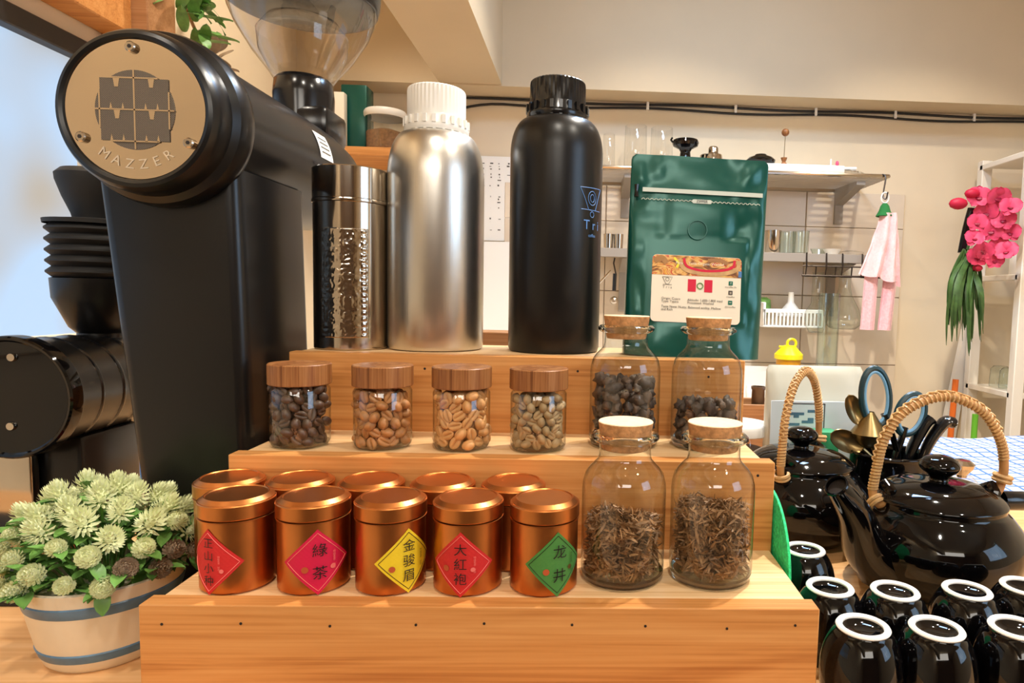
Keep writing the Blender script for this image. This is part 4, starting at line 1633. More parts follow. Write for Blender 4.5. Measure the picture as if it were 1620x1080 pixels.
# crystal-topped stopper behind the teapot knob
p = at(1522, 742, Y=.31)
gs = thing('glass_stopper_jar', 'small jar with a faceted metal stopper behind the large teapot knob', 'jar', (p.x, .31, 0))
MB().lathe([(0, 0), (.022, 0), (.024, .003), (.024, .050), (.014, .060), (.010, .064), (0, .064)], 24).build('jar_body', 'plastic_clear', gs)
MB().lathe([(.005, .062), (.005, p.z - .006), (.012, p.z + .002), (.013, p.z + .006), (.008, p.z + .010), (0, p.z + .011)], 12).build('stopper', 'steel', gs, smooth=10)

# ------------------------------------------------------------------ frosted pouch, green box, lidded tub
PY2 = .430
a, b = at(1210, 640, Y=PY2), at(1365, 580, Y=PY2)
pw, ph = b.x - a.x, b.z
pou = thing('frosted_pouch', 'frosted stand-up pouch with a pale label and a framed sketch, behind the left teapot', 'pouch', ((a.x + b.x) / 2, PY2, 0))


def pouf(u, v):
    an = 2 * PI * u
    c_, s_ = math.cos(an), math.sin(an)
    z = ph * v
    t = .024 * (1 - v) ** .6 + .0012
    w = pw / 2 * (1 - .05 * max(0, (v - .97) / .03) ** 2)
    return (w * math.copysign(abs(c_) ** .5, c_), t * math.copysign(abs(s_) ** .8, s_) + .0012 * noise.noise(Vector((c_ * 4, z * 40, 0))), z)


mb = MB().grid(pouf, 48, 30, wrap=True)
bmesh.ops.holes_fill(mb.bm, edges=[e for e in mb.bm.edges if e.is_boundary])
mb.build('pouch_body', 'pouch', pou)
q = lambda px, py: (at(px, py, Y=PY2 - .02).x - pou.location.x, at(px, py, Y=PY2 - .02).z)
x0, z1 = q(1218, 632)
x1, z0 = q(1352, 724)
lb = MB().box(x0, x1, -.0262, -.0250, z0, z1, .0004).build('paper_label', 'label_blue', pou)
x0, z1 = q(1244, 636)
x1, z0 = q(1300, 690)
mb = MB()
for aa in ((x0, x1, z1 - .0010, z1), (x0, x1, z0, z0 + .001), (x0, x0 + .001, z0, z1), (x1 - .001, x1, z0, z1)):
    mb.box(aa[0], aa[1], -.0267, -.0260, aa[2], aa[3])
mb.build('sketch_frame', 'ink', lb, smooth=0)
mb = MB()
rnd = random.Random(3)
for k in range(9):
    h = rnd.uniform(.004, .012)
    xx = x0 + (x1 - x0) * (.42 + .26 * math.sin(k * 1.7))
    zz = z0 + .004 + (z1 - z0 - .012) * k / 9
    mb.box(xx - h * .8, xx + h * .8, -.0266, -.0261, zz, zz + .0034)
mb.build('sketch_drawing', 'pot_blue', lb, smooth=0)
gb0 = at(1290, 683, Y=.375)
gb = MB().box(gb0.x - .02, gb0.x + .030, .3765, .4015, 0, gb0.z, .003, 2).build('green_box', 'mint')
tag(gb, 'small green box standing between the left teapot and the pouch', 'box')
tb = at(1165, 668, Y=.46)
tub = thing('lidded_tub', 'clear round tub with a white lid behind the corked jars', 'tub', (tb.x, .46, 0))
MB().lathe([(0, 0), (.036, 0), (.039, .003), (.041, tb.z - .012), (.040, tb.z - .010)], 40).build('tub_body', 'plastic_clear', tub)
MB().lathe([(0, .004), (.035, .004), (.038, .055), (0, .055)], 32).build('dark_contents', 'bean_dark', tub)
MB().lathe([(.0425, tb.z - .013), (.0435, tb.z - .012), (.0435, tb.z - .003), (.042, tb.z), (.036, tb.z), (.034, tb.z - .003), (0, tb.z - .003)], 40).build('lid', 'white_plastic', tub)

# wooden box with a small brown glass
bxp = at(1180, 634, Y=.70)
wb = thing('wooden_box', 'open wooden box holding small things behind the lidded tub', 'box', (bxp.x + .02, .70, 0))
for x0, x1, y0, y1 in ((-.06, .06, -.04, -.032), (-.06, .06, .032, .04), (-.06, -.052, -.032, .032), (.052, .06, -.032, .032), (-.052, .052, -.032, .032)):
    top = bxp.z if (x1 - x0) < .1 or (y1 - y0) < .02 else .01
    MB().box(x0, x1, y0, y1, 0, top, .0008).build('box_side' if top > .02 else 'box_floor', 'crate', wb)
bgp = at(1199, 632, Y=.68)
bgl = MB().lathe([(0, .010), (.010, .010), (.0105, .012), (.0105, bgp.z + .016), (.0118, bgp.z + .018), (.0118, bgp.z + .022), (.010, bgp.z + .022), (.009, .016), (0, .016)], 24, (bgp.x, .68, 0)).build('brown_glass', 'brown_glass')
tag(bgl, 'small brown glass standing in the wooden box', 'glass')
for k in range(2):
    p = at(1209 + 6 * k, 634 + 4 * k, Y=.675)
    wc = MB().tube([(p.x + .009 * math.cos(t * .5), .675 + .004 * math.sin(t * .9), .02 + (p.z - .014) * t / 40 + .006 * math.sin(t * .5)) for t in range(41)], .0012, 6).build('wire_coil', 'steel')
    tag(wc, 'coil of bright wire in the wooden box, %s one' % ('left', 'right')[k], 'wire', 'wire coils in the box')

# crate behind the stand, seen between the bottles
ct = at(785, 524, Y=.45).z
cr = thing('wooden_crate', 'low brown wooden crate behind the display stand, seen between the two bottles', 'crate', (.13, .47, 0))
for k in range(3):
    MB().box(-.10, .095, -.02, -.010, ct * k / 3 + .001, ct * (k + 1) / 3 - .001, .001).build('slat', 'crate', cr)
MB().box(-.10, .095, -.010, .05, 0, ct - .002).build('crate_back', 'crate', cr)

# checked cloth on the counter
ck = MB().grid(lambda u, v: (.70 + .42 * u, .415 + .33 * v + .05 * u, .004 + .006 * max(0, noise.noise(Vector((u * 5, v * 5, 2)))) + .004 * math.sin(u * 9 + v * 4) ** 2), 26, 22).build('checked_cloth', 'gingham', None, solid=-.003)
tag(ck, 'white cloth with fine blue checks lying on the counter at the right', 'cloth')

# ------------------------------------------------------------------ shelves on the tiled wall
def px_lathe(name, label, cat, px, base_py, Y, prof, m, group=None, seg=28, z=None, parent=None, sx=1.0, smooth=50):
    """a turned object whose profile is written in photo pixels at its own distance"""
    p = at(px, base_py, Y=Y)
    s = (p - CAM).dot(FWD) / FPX
    zz = p.z if z is None else z
    o = MB().lathe([(r * s, h * s) for r, h in prof], seg, (0, 0, 0), sx=sx).build(name, m, parent, smooth=smooth)
    o.location = (p.x, Y, zz)
    if parent is None:
        tag(o, label, cat, group)
    return o


S1Z, S2Z = .591, .3755
s1 = thing('wire_shelf', 'upper steel wire shelf on the tiled wall with a white edge', 'shelf', (.65, 1.5, S1Z))
X0, X1 = .22 - .65, 1.062 - .65
for y in (-.10, .095):
    MB().tube([(X0, y, 0), (X1, y, 0)], .0055, 8).build('shelf_rail', 'steel', s1)
for x in (X0, X1):
    MB().tube([(x, -.10, 0), (x, .095, 0)], .0055, 8).build('shelf_rail', 'steel', s1)
wm = MB().tube([(X0, 0, 0), (X1, 0, 0)], .0030, 6).mesh(40)
wm.materials.append(M['shelf_wire'])
for k in range(13):
    o = link('wire', wm, None, s1, (0, -.088 + .0145 * k, -.004))
for x in (.36, 1.0):
    MB().poly([(x - .65 - .012, .095, -.005), (x - .65 - .012, -.07, -.010), (x - .65 - .012, -.07, -.020), (x - .65 - .012, .080, -.055), (x - .65 - .012, .080, -.110), (x - .65 - .012, .095, -.110)], (.024, 0, 0)).build('bracket', 'bracket_grey', s1, smooth=0)
s2 = thing('steel_shelf', 'lower steel shelf on the tiled wall carrying glasses and bowls', 'shelf', (.62, 1.5, S2Z))
MB().box(.22 - .62, 1.03 - .62, -.085, .088, -.010, 0, .002).build('shelf_plate', 'shelf_wire', s2)
MB().box(.22 - .62, 1.03 - .62, -.088, -.082, -.020, .004, .001).build('front_lip', 'bracket_grey', s2)
for x in (.36, .985):
    MB().poly([(x - .62 - .012, .088, -.010), (x - .62 - .012, -.07, -.012), (x - .62 - .012, -.07, -.022), (x - .62 - .012, .074, -.055), (x - .62 - .012, .074, -.170), (x - .62 - .012, .088, -.170)], (.024, 0, 0)).build('bracket', 'bracket_grey', s2, smooth=0)
Z1 = S1Z + .006
tr = MB().box(.42, .945, 1.41, 1.58, Z1, Z1 + .021, .003, 2).build('white_tray', 'white_plastic')
tag(tr, 'long white tray lying on the upper wire shelf', 'tray')
ZT = Z1 + .0215
# on the upper shelf
ds = thing('black_dripper_stand', 'black flared dripper stand on the upper shelf above the green bag', 'dripper', (at(1084, 245, Y=1.47).x, 1.47, ZT))
MB().lathe([(0, 0), (.024, 0), (.026, .004), (.016, .016), (.014, .034), (.018, .042), (.024, .046)], 28).build('foot', 'black_gloss', ds)
MB().lathe([(.022, .044), (.034, .050), (.037, .058), (.034, .066), (.028, .068), (.020, .060), (0, .058)], 28).build('bowl', 'black_gloss', ds)
MB().tube([(-.036, 0, .060), (-.041, 0, .066), (-.037, 0, .072)], .003, 6).build('handle', 'black_gloss', ds)
px_lathe('cocktail_shaker', 'small steel cocktail shaker on the upper shelf', 'shaker', 1128, 250, 1.47, [(0, 0), (15, 0), (16, 2), (14, 16), (9, 18), (8, 20), (8, 26), (6, 29), (0, 29)], 'steel', z=ZT)
px_lathe('steel_cup', 'squat steel cup beside the shaker on the upper shelf', 'cup', 1117, 250, 1.50, [(0, 0), (9, 0), (10, 2), (10, 18), (8, 20), (0, 20)], 'steel', z=ZT)
bp = px_lathe('black_pan', 'low black lidded pan on the upper shelf', 'pan', 1203, 256, 1.46, [(0, 0), (16, 0), (22, 5), (23, 9), (19, 13), (10, 16), (9, 18), (0, 19)], 'black_gloss', z=ZT)
st = thing('ball_topped_rod', 'thin rod with a brown wooden ball on a turned foot, on the upper shelf', 'rod', (at(1240, 255, Y=1.44).x, 1.44, ZT))
MB().lathe([(0, 0), (.010, 0), (.010, .003), (.0045, .010), (.008, .018), (.009, .021), (0, .021)], 20).build('foot', 'walnut', st)
MB().tube([(0, 0, .02), (.001, 0, .082)], .0012, 6).build('rod', 'steel', st)
MB().ball((.001, 0, .089), .0105, 3).build('ball', 'walnut', st, smooth=60)
for k, (px, w, h, t) in enumerate(((963, 9, 60, 'left'), (1005, 17, 62, 'middle'), (1046, 17, 60, 'right'))):
    px_lathe('clear_tube', 'tall clear plastic cup sleeve on the upper shelf, %s of three' % t, 'cup sleeve', px, 250, 1.52, [(0, 0), (w, 0), (w + 1, 2), (w, h), (w - 1, h + 1)], 'plastic_clear', 'clear sleeves on the upper shelf', z=ZT if px > 990 else Z1)
cbg = MB().grid(lambda u, v: (at(1285 + 60 * u, 270, Y=1.43).x, 1.43 + .08 * v, Z1 + .002 + .022 * math.sin(PI * u) ** .6 * math.sin(PI * v) ** .6 + .004 * noise.noise(Vector((u * 7, v * 5, 0)))), 16, 8).build('plastic_bag', 'plastic_clear', None, solid=.001)
cbg.location.x += .05
tag(cbg, 'crumpled clear plastic bag at the right end of the upper shelf', 'bag')
pb = at(1327, 252, Y=1.46)
pk = thing('pink_tipped_brush', 'small white brush with a pink tip on the upper shelf', 'brush', (pb.x - .01, 1.46, ZT - .006))
MB().tube([(-.016, 0, .006), (.0, 0, .006), (.06, 0, .008)], .005, 8).build('handle', 'white_plastic', pk)
MB().ball((.006, 0, .020), .006, 2, (.8, .8, 1.4)).build('tip', 'pink_dot', pk)
MB().tube([(-.012, 0, .006), (-.012, 0, .032)], .0025, 8).build('bristle_stem', 'white_plastic', pk)
# on the lower shelf
Z2 = S2Z + .0005
for k, (px, t) in enumerate(((1222, 'left, ribbed steel-looking'), (1245, 'middle, clear'), (1266, 'right, clear'))):
    px_lathe('drinking_glass', 'drinking glass on the lower shelf, %s one of three' % t, 'glass', px, 398, 1.46 + .03 * (k % 2), [(0, 1), (11, 1), (12, 3), (13, 38), (12, 38), (10, 5), (0, 5)], 'steel' if k == 0 else 'glass_thick', 'glasses on the lower shelf', z=Z2)
px_lathe('white_bowl', 'small white bowl on the lower shelf', 'bowl', 1316, 400, 1.45, [(0, 0), (7, 0), (9, 3), (14, 11), (13, 11), (8, 4), (0, 3)], 'white_plastic', z=Z2)
px_lathe('glass_dish', 'clear glass dish beside the white bowl on the lower shelf', 'dish', 1295, 400, 1.48, [(0, 0), (8, 0), (13, 12), (12, 12), (8, 2), (0, 2)], 'glass_thick', z=Z2)
px_lathe('stacked_dish', 'pale stacked dish at the right end of the lower shelf', 'dish', 1346, 400, 1.47, [(0, 0), (12, 0), (20, 7), (19, 8), (10, 10), (0, 11)], 'plastic_clear', z=Z2)
px_lathe('black_plate', 'flat black plate behind the white bowl on the lower shelf', 'plate', 1330, 398, 1.55, [(0, 12), (14, 12), (15, 14), (0, 16)], 'black_plastic', z=Z2 - .019)
for k, (px, t) in enumerate(((962, 'left'), (978, 'right'))):
    px_lathe('steel_tumbler', 'small steel tumbler at the left of the lower shelf, %s one' % t, 'cup', px, 394, 1.47, [(0, 0), (7, 0), (8, 26), (7, 26), (6, 2), (0, 2)], 'steel', 'tumblers on the lower shelf', z=Z2)
# hanger rail with glassware under the lower shelf
hr = thing('glass_hanger', 'dark wire hanger rail clipped under the lower shelf', 'hanger', (at(1330, 430, Y=1.42).x, 1.42, S2Z))
mb = MB()
for x in (-.10, -.045, .0, .055, .10):
    MB().tube([(x, -.008, .006), (x, -.012, -.03), (x, -.005, -.058), (x + .028, -.005, -.058), (x + .028, -.008, -.028)], .0022, 6).build('hook', 'dark_metal', hr)
MB().tube([(-.11, -.006, -.056), (.12, -.006, -.056)], .0030, 6).build('cross_bar', 'dark_metal', hr)
MB().tube([(-.11, -.010, -.030), (.12, -.010, -.030)], .0022, 6).build('cross_bar', 'dark_metal', hr)
for k, (px, py, prof, t) in enumerate(((1290, 526, [(3, 2), (10, 0), (14, 8), (18, 22), (17, 34), (9, 46), (8, 92), (9, 95)], 'slim'), (1333, 520, [(0, 0), (19, 0), (26, 6), (27, 16), (23, 32), (12, 52), (9, 66), (9, 90), (10, 93)], 'wide round-bellied'))):
    px_lathe('glass_flask', 'clear %s glass flask hanging from the wire rail' % t, 'flask', px, py, 1.43, prof, 'glass_thick', 'hanging glass flasks')
px_lathe('glass_cylinder', 'tall clear glass cylinder on the back counter below the flasks', 'glass', 1300, 720, 1.35, [(0, 0), (15, 0), (16, 3), (16, 176), (15, 176), (14, 4), (0, 4)], 'glass_thick', z=-.03)
# hanging steel tool at the far left of the shelf
ht_ = thing('siphon_tool', 'steel tool with a black grip hanging under the left of the lower shelf', 'tool', (at(973, 400, Y=1.44).x, 1.44, .25))
MB().tube([(0, 0, .105), (-.003, 0, .09), (.004, 0, .06), (0, 0, .02)], .0025, 6).build('rod', 'dark_metal', ht_)
MB().tube([(.001, 0, .062), (0, 0, .015)], .0055, 8).build('grip', 'black_plastic', ht_)
MB().ball((0, 0, -.012), .012, 2).build('strainer_ball', 'steel', ht_, smooth=60)
MB().tube([(-.045, 0, .03), (-.01, 0, .07)], .003, 6).build('cross_arm', 'steel', ht_)
# wall-hung dish rack, funnel
dr = thing('dish_rack', 'white slotted dish rack hung on the tiles right of the green bag', 'rack', (at(1245, 495, Y=1.5).x, 1.5, at(1245, 495, Y=1.5).z))
MB().box(-.085, .085, -.06, -.052, .0, .012, .002).build('top_rim', 'white_plastic', dr)
MB().box(-.085, .085, -.06, .08, -.040, -.034, .002).build('rack_floor', 'white_plastic', dr)
for k in range(16):
    x = -.082 + .0108 * k
    MB().box(x, x + .005, -.060, -.054, -.036, .002).build('slat', 'white_plastic', dr, smooth=0)
MB().box(-.085, -.078, -.06, .08, -.036, .030, .002).build('end_panel', 'white_plastic', dr)
px_lathe('white_funnel', 'white plastic funnel turned spout up in the dish rack', 'funnel', 1250, 500, 1.49, [(20, 0), (19, 4), (8, 18), (5, 22), (4, 38), (3, 38)], 'white_plastic', seg=28)
px_lathe('green_bottle', 'small green plant pot cover half hidden by the green bag', 'bottle', 1208, 496, 1.50, [(0, 0), (9, 0), (11, 10), (10, 22), (4, 26), (0, 26)], 'leaf', z=at(1208, 496, Y=1.5).z)
# yellow-capped bottle
yp = at(1247, 575, Y=1.25)
ys = (yp - CAM).dot(FWD) / FPX
yb = thing('yellow_cap_bottle', 'clear bottle with a bright yellow flip cap on the back counter', 'bottle', (yp.x, 1.25, -.03))
zb_ = yp.z + .03
MB().lathe([(0, 0), (.030, 0), (.033, .003), (.033, zb_ - .025), (.024, zb_ - .004), (.022, zb_)], 28).build('bottle_body', 'plastic_clear', yb)
MB().lathe([(19 * ys, zb_ - .002), (19 * ys, zb_ + 8 * ys), (0, zb_ + 8 * ys)], 28).build('cap_collar', 'yellow_dark', yb)
MB().lathe([(20 * ys, zb_ + 7 * ys), (22 * ys, zb_ + 8 * ys), (22 * ys, zb_ + 15 * ys), (20 * ys, zb_ + 17 * ys), (11 * ys, zb_ + 27 * ys), (8 * ys, zb_ + 29 * ys), (0, zb_ + 29 * ys)], 28).build('cap', 'yellow', yb)
MB().tube([(4 * ys + 7 * ys * math.cos(2 * PI * k / 20), 0, zb_ + 32 * ys + 7 * ys * math.sin(2 * PI * k / 20)) for k in range(20)], 2.2 * ys, 6, closed=True).build('cap_ring', 'yellow', yb)
MB().tube([(-16 * ys, 0, zb_ + 27 * ys), (-4 * ys, 0, zb_ + 26 * ys), (8 * ys, 0, zb_ + 23 * ys)], 2.0 * ys, 6).build('cap_tab', 'yellow', yb)
# white tray rack lower left
wt = at(1195, 590, Y=1.42)
wtr = thing('white_basin', 'white plastic basin with a wavy rim on the back counter, below the green bag', 'basin', (wt.x, 1.42, -.03))
MB().grid(lambda u, v: ((-.09 + .20 * u), -.05 + (.002 if v < .5 else 0), (wt.z + .03 + (.010 if u < .55 else (.010 - .022 * min(1, (u - .55) / .15)))) * v), 24, 2).build('basin_front', 'white_plastic', wtr, solid=.004)
MB().box(-.09, .11, -.046, .10, 0, .006).build('basin_floor', 'white_plastic', wtr, smooth=0)
MB().box(-.09, .11, .096, .10, 0, wt.z + .04).build('basin_back', 'white_plastic', wtr, smooth=0)
for k in range(4):
    px_lathe('white_egg_cup', 'small white cup inside the white basin, number %s from the left' % ('one', 'two', 'three', 'four')[k], 'cup', 1172 + 14 * k, 628, 1.31, [(0, 0), (6, 0), (7, 14), (5, 19), (0, 20)], 'white_plastic', 'cups at the white basin')

# ------------------------------------------------------------------ hanging pink towel dress
TY = 1.385
tp = at(1399, 322, Y=TY)
tw = thing('hand_towel', 'pink hanging hand towel shaped like a dress with a green knitted top', 'towel', (tp.x, TY, at(1392, 525, Y=TY).z))
zt = lambda py: at(1395, py, Y=TY).z - tw.location.z
xt = lambda px: at(px, 430, Y=TY).x - tw.location.x


def skirt(u, v):
    py = 338 + (446 - 338) * v
    l = 1387 + (1358 - 1387) * v ** 1.3
    r = 1412 + (1425 - 1412) * v ** .7
    px = l + (r - l) * u
    y = .013 * math.sin(u * 16) * (.35 + .65 * v) + .006 * noise.noise(Vector((u * 6, v * 4, 0))) - .02 * math.sin(PI * u)
    z = zt(py) + (.010 * math.sin(u * 16 + 1) * v * .4) - .012 * v * abs(u - .3) + (.02 * (1 - u) * v)
    return (xt(px), y, z)


MB().grid(skirt, 40, 24).build('skirt', 'towel_pale', tw, solid=.004)
for a0, a1, b0, b1 in ((1369, 1390, 1366, 1388), (1399, 1420, 1394, 1415)):
    def leg(u, v):
        l = a0 + (b0 - a0) * v
        r = a1 + (b1 - a1) * v
        py = 436 + (522 - 436) * v
        return (xt(l + (r - l) * u), .004 + .005 * math.sin(u * 9) - .010 * math.sin(PI * u), zt(py) + .002 * math.sin(v * 60) * 0)
    MB().grid(leg, 14, 20).build('towel_fold', 'towel', tw, solid=.006)
MB().lathe([(.006, zt(322)), (.011, zt(326)), (.015, zt(334)), (.022, zt(342)), (.020, zt(343)), (.008, zt(328))], 24, (0, -.004, 0)).build('knitted_top', 'towel_green', tw)
MB().tube([(.010 * math.cos(2 * PI * k / 18), -.002, zt(313) + .014 * math.sin(2 * PI * k / 18)) for k in range(18)], .0022, 6, closed=True).build('hanging_ring', 'white_plastic', tw)
hk = MB().tube(bez([(at(1397, 293, Y=1.39).x, 1.397, S1Z + .004), (at(1400, 298, Y=1.39).x, 1.389, S1Z - .006), (at(1397, 310, Y=TY).x, TY, zt(309) + tw.location.z), (at(1400, 316, Y=TY).x, TY - .006, zt(315) + tw.location.z), (at(1403, 306, Y=TY).x, TY - .006, zt(304) + tw.location.z)], 5), .0020, 6).build('shelf_hook', 'dark_metal')
tag(hk, 'dark wire hook holding the pink towel at the shelf corner', 'hook')

# ------------------------------------------------------------------ white rack at the right
RX = 1.402
rk = thing('white_rack', 'white metal rack with three levels at the right edge', 'rack', (RX, 1.45, -.9))
Zr = lambda z: z + .9
for y in (1.55, 1.345):
    MB().box(0, .030, y - 1.45 - .015, y - 1.45 + .011, 0, Zr(.672), .002).build('post', 'white_metal', rk)
for z in (.660, .335, .016, -.30):
    MB().box(0, .018, 1.345 - 1.45, 1.55 - 1.45, Zr(z) - .016, Zr(z), .002).build('side_rail', 'white_metal', rk)
    MB().box(.018, .30, 1.345 - 1.45 - .011, 1.345 - 1.45 + .003, Zr(z) - .016, Zr(z), .002).build('front_rail', 'white_metal', rk)
    MB().box(.004, .30, 1.345 - 1.45, 1.555 - 1.45, Zr(z) - .007, Zr(z) - .003).build('shelf_plate', 'white_metal', rk, smooth=0)
MB().box(.30, .306, 1.335 - 1.45, 1.56 - 1.45, 0, Zr(.66)).build('rack_shade_panel', 'rack_grey', rk, smooth=0)  # added grey sheet: shade inside the rack put into its colour
for k, (px, py, Y, t) in enumerate(((1582, 596, 1.46, 'left'), (1597, 600, 1.42, 'front'), (1612, 598, 1.50, 'right'))):
    px_lathe('smoky_glass', 'smoky drinking glass upside down on the white rack, %s one' % t, 'glass', px, py, Y, [(14, 0), (15, 2), (14, 28), (10, 33), (0, 34)], 'glass_thick', 'glasses on the white rack', z=.0165)
for k, (px, py, w, h, m, lab) in enumerate(((1606, 432, 9, 46, 'white_plastic', 'white bottle on the rack shelf behind the orchid'), (1618, 432, 10, 34, 'orange', 'orange and brown packet on the rack shelf behind the orchid'))):
    px_lathe('rack_bottle', lab, 'bottle', px, py, 1.44, [(0, 0), (w, 0), (w, h * .7), (w * .5, h * .85), (w * .5, h), (0, h)], m, z=.3355)
# leaning board, mop handles
lb_ = [at(x, y, Y=1.567) for x, y in ((1537, 470), (1552, 470), (1506, 722), (1484, 722))]
ln = MB().poly([lb_[3], lb_[2], lb_[1], lb_[0]], (0, .02, 0)).build('leaning_board', 'white_metal', None, smooth=0)
tag(ln, 'white board leaning against the wall beside the rack', 'board')
for px0, px1, m, lab in ((1512, 1500, 'orange', 'orange broom handle leaning beside the rack'), (1543, 1538, 'lime', 'green-gripped handle standing beside the rack')):
    a, b = at(px0, 600 if m == 'orange' else 655, Y=1.46), at(px1, 730, Y=1.46)
    t = thing('broom', lab, 'broom', (b.x, 1.46, b.z - .3))
    d = a - b
    MB().tube([(0, 0, .3), Vector((0, 0, .3)) + d * (.55 if m == 'lime' else 0), Vector((0, 0, .3)) + d], .0085, 10).build('handle', m, t)
    MB().tube([(0, 0, .0), (0, 0, .302)], .008, 10).build('lower_pole', 'dark_metal', t)

# ------------------------------------------------------------------ orchid with hanging leaves
oc = at(1552, 400, Y=1.33)
orc = thing('orchid', 'artificial pink orchid spray with long drooping green leaves on the white rack', 'orchid', oc)
s = (oc - CAM).dot(FWD) / FPX


def petal_mesh(L_, w, m):
    def f(u, v):
        k = 2 * v - 1
        ww = w * math.sin(PI * min(1, .08 + u * .92)) ** .55
        return (ww * k, L_ * u, .004 * math.sin(PI * u) * (1 - k * k) + .003 * k * k)
    me = MB().grid(f, 8, 6).mesh(60)
    me.materials.append(M[m])
    return me


pb_, ps_, plip = petal_mesh(.030, .020, 'orchid'), petal_mesh(.028, .012, 'orchid'), petal_mesh(.014, .007, 'orchid_lip')
rnd = random.Random(11)
flowers = [(1548, 312), (1578, 312), (1598, 328), (1560, 336), (1588, 348), (1545, 352), (1568, 365), (1598, 368), (1540, 378), (1580, 388), (1556, 396), (1592, 398), (1544, 408), (1572, 412)]
for k, (px, py) in enumerate(flowers):
    c = at(px, py, Y=1.33 - .02 * (k % 3)) - oc
    fl = bpy.data.objects.new('flower', None)
    COL.objects.link(fl)
    fl.empty_display_size = .01
    fl.parent = orc
    fl.location = c
    fl.rotation_euler = Vector((rnd.uniform(-.9, .15), -1, rnd.uniform(-.3, .5))).to_track_quat('Z', 'Y').to_euler()
    sc_ = rnd.uniform(.85, 1.1)
    fl.scale = (sc_, sc_, sc_)
    for q in range(5):
        o = link('petal', pb_ if q in (1, 4) else ps_, None, fl)
        o.rotation_euler = (rnd.uniform(-.1, .35), 0, 2 * PI * q / 5 + rnd.uniform(-.1, .1))
        o.location = (0, 0, .002 if q in (1, 4) else 0)
    o = link('lip', plip, None, fl)
    o.rotation_euler = (.7, 0, PI + rnd.uniform(-.2, .2))
for k, (px, py, r) in enumerate(((1516, 322, .022), (1538, 306, .018), (1546, 424, .013))):
    c = at(px, py, Y=1.33) - oc
    MB().ball(c, r, 2, (1.1, .8, .72)).build('bud', 'orchid_dark', orc, smooth=60)
MB().tube(bez([at(1530, 395, Y=1.36) - oc, at(1545, 350, Y=1.36) - oc, at(1570, 312, Y=1.35) - oc, at(1600, 340, Y=1.35) - oc], 8), .004, 8).build('stem', 'spike_leaf', orc)
MB().tube(bez([at(1538, 330, Y=1.37) - oc, at(1530, 360, Y=1.37) - oc, at(1522, 400, Y=1.37) - oc], 6), .012, 8).build('dark_stalk', 'black_plastic', orc)
for k in range(44):
    x0 = 1530 + rnd.uniform(-8, 14)
    y0 = 396 + rnd.uniform(-4, 26)
    ln_ = rnd.uniform(70, 150)
    x1 = 1524 + rnd.gauss(0, 18) + (rnd.random() < .1) * 18
    Yk = 1.345 + rnd.uniform(-.035, .03)
    pts = bez([at(x0, y0, Y=1.36) - oc, at((x0 + x1) / 2 + (x1 - x0) * .35, y0 + ln_ * .45, Y=Yk - .01) - oc, at(x1, y0 + ln_, Y=Yk) - oc], 5)
    n = len(pts)
    wv = Vector((math.cos(k * 1.9), math.sin(k * 1.9) * .7, .25 * math.sin(k)))
    mb = MB()
    prev = None
    for i, p in enumerate(pts):
        t = i / (n - 1)
        w = .0075 * math.sin(PI * min(1, .1 + t * .9)) ** .8 + .0004
        a, b, c = mb.bm.verts.new(p - wv * w), mb.bm.verts.new(p + Vector((0, -.002, 0))), mb.bm.verts.new(p + wv * w)
        if prev:
            mb.bm.faces.new((prev[0], prev[1], b, a))
            mb.bm.faces.new((prev[1], prev[2], c, b))
        prev = (a, b, c)
    mb.build('leaf', 'spike_leaf', orc)

# ------------------------------------------------------------------ left back: wooden shelf with packets, wall box, hanging plant, poster
ls = thing('wooden_shelf', 'short wooden shelf on the back wall behind the aluminium bottle', 'shelf', (-.34, 1.49, .622))
MB().box(-.17, .115, -.10, .105, -.022, .0, .002).build('shelf_board', 'pine_x', ls)
for x in (-.12, .07):
    MB().box(x - .01, x + .01, -.05, .105, -.07, -.022, .002).build('bracket', 'pine_x', ls)
gb_ = at(564, 236, Y=1.46)
pk1 = MB().box(gb_.x - .034, gb_.x + .034, 1.44, 1.50, .622, at(564, 137, Y=1.46).z, .004, 2).build('green_packet', 'foil')
tag(pk1, 'tall dark green packet on the wooden shelf at the back', 'packet')
pa = at(538, 236, Y=1.44)
pk2 = MB().box(pa.x - .030, pa.x + .022, 1.41, 1.435, .622, at(538, 150, Y=1.44).z, .003, 2).build('paper_packet', 'cream')
tag(pk2, 'cream paper packet in front of the green packet on the wooden shelf', 'packet')
pj = at(610, 236, Y=1.45)
pjar = thing('powder_jar', 'clear jar of brown powder with a white lid on the wooden shelf', 'jar', (pj.x, 1.45, .622))
k = 1.80 / FPX
MB().lathe([(0, .001), (28 * k, .001), (30 * k, .004), (30 * k, 50 * k), (29 * k, 52 * k)], 36).build('jar_body', 'glass', pjar)
MB().lathe([(0, .002), (28 * k, .002), (28.5 * k, 28 * k), (14 * k, 33 * k), (0, 36 * k)], 36).build('powder', 'powder', pjar)
MB().lathe([(30 * k, 50 * k), (32 * k, 53 * k), (32 * k, 58 * k), (30 * k, 61 * k), (0, 62 * k)], 36).build('lid', 'white_plastic', pjar)
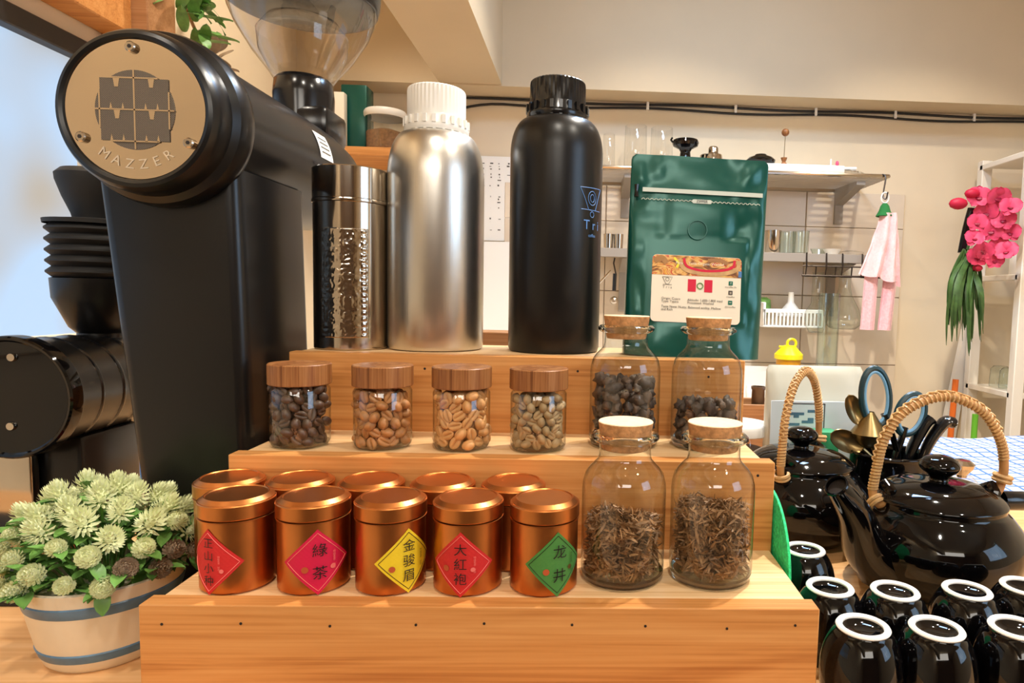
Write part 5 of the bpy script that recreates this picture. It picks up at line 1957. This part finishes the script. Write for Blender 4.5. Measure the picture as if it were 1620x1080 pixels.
# wooden wall box, above the window rail
wbx = thing('wall_box', 'wooden wall box with a thick end post at the top left', 'shelf', (XL, .72, .655))
MB().box(.0, .05, -.16, .045, .0, .13, .002).build('box_board', 'pine_x', wbx)
MB().box(.0, .075, .045, .120, -.02, .13, .002).build('end_post', 'crate', wbx)
hp_ = at(290, 20, X=-.50)
hpl = thing('hanging_plant', 'small green hanging plant with thin leaves on the wall above the grinder', 'plant', hp_)
lf = petal_mesh(.055, .010, 'leaf')
lf2 = petal_mesh(.040, .012, 'petal_old')
rnd = random.Random(21)
for k in range(46):
    o = link('leaf', lf if k < 40 else lf2, None, hpl)
    c = Vector((rnd.uniform(.0, .03), rnd.gauss(0, .035), rnd.gauss(.02, .035)))
    if k >= 40:
        c = Vector((.01, .085 + rnd.gauss(0, .012), -.035 + rnd.gauss(0, .015)))
    o.location = c
    o.rotation_euler = Vector((rnd.uniform(.1, 1), rnd.gauss(0, .8), rnd.gauss(0, .8))).to_track_quat('Y', 'Z').to_euler()
MB().tube([(.0, 0, .10), (.008, 0, .0), (.004, .04, -.03)], .003, 6).build('stem', 'crate', hpl)
p0, p1 = at(741, 246, Y=1.594), at(830, 382, Y=1.594)
po = thing('wall_poster', 'white paper chart of small icons on the back wall between the bottles', 'poster', ((p0.x + p1.x) / 2, 1.594, p1.z))
wd, hh = (p1.x - p0.x) / 2, p0.z - p1.z
MB().box(-wd, wd, -.001, .001, 0, hh).build('paper', 'white_plastic', po, smooth=0)
mb = MB()
rnd = random.Random(2)
for r in range(7):
    for c in range(6):
        x, z = -wd + .012 + c * (2 * wd - .02) / 6, hh - .022 - r * (hh - .02) / 7
        for q in range(rnd.randint(1, 3)):
            a, b = rnd.uniform(.004, .012), rnd.uniform(.0015, .005)
            mb.box(x + rnd.uniform(0, .006), x + a, -.0016, -.0010, z - q * .008, z - q * .008 + b)
mb.build('printed_icons', 'text_grey', po, smooth=0)
wp = MB().box(at(758, 400, Y=1.57).x, at(835, 400, Y=1.57).x, 1.565, 1.575, -.03, .40, .002).build('lit_wall_sheet', 'white_plastic')  # added sheet: brightness of the lit wall put into its white
tag(wp, 'added white sheet standing in for the brightly lit wall under the chart', 'board')
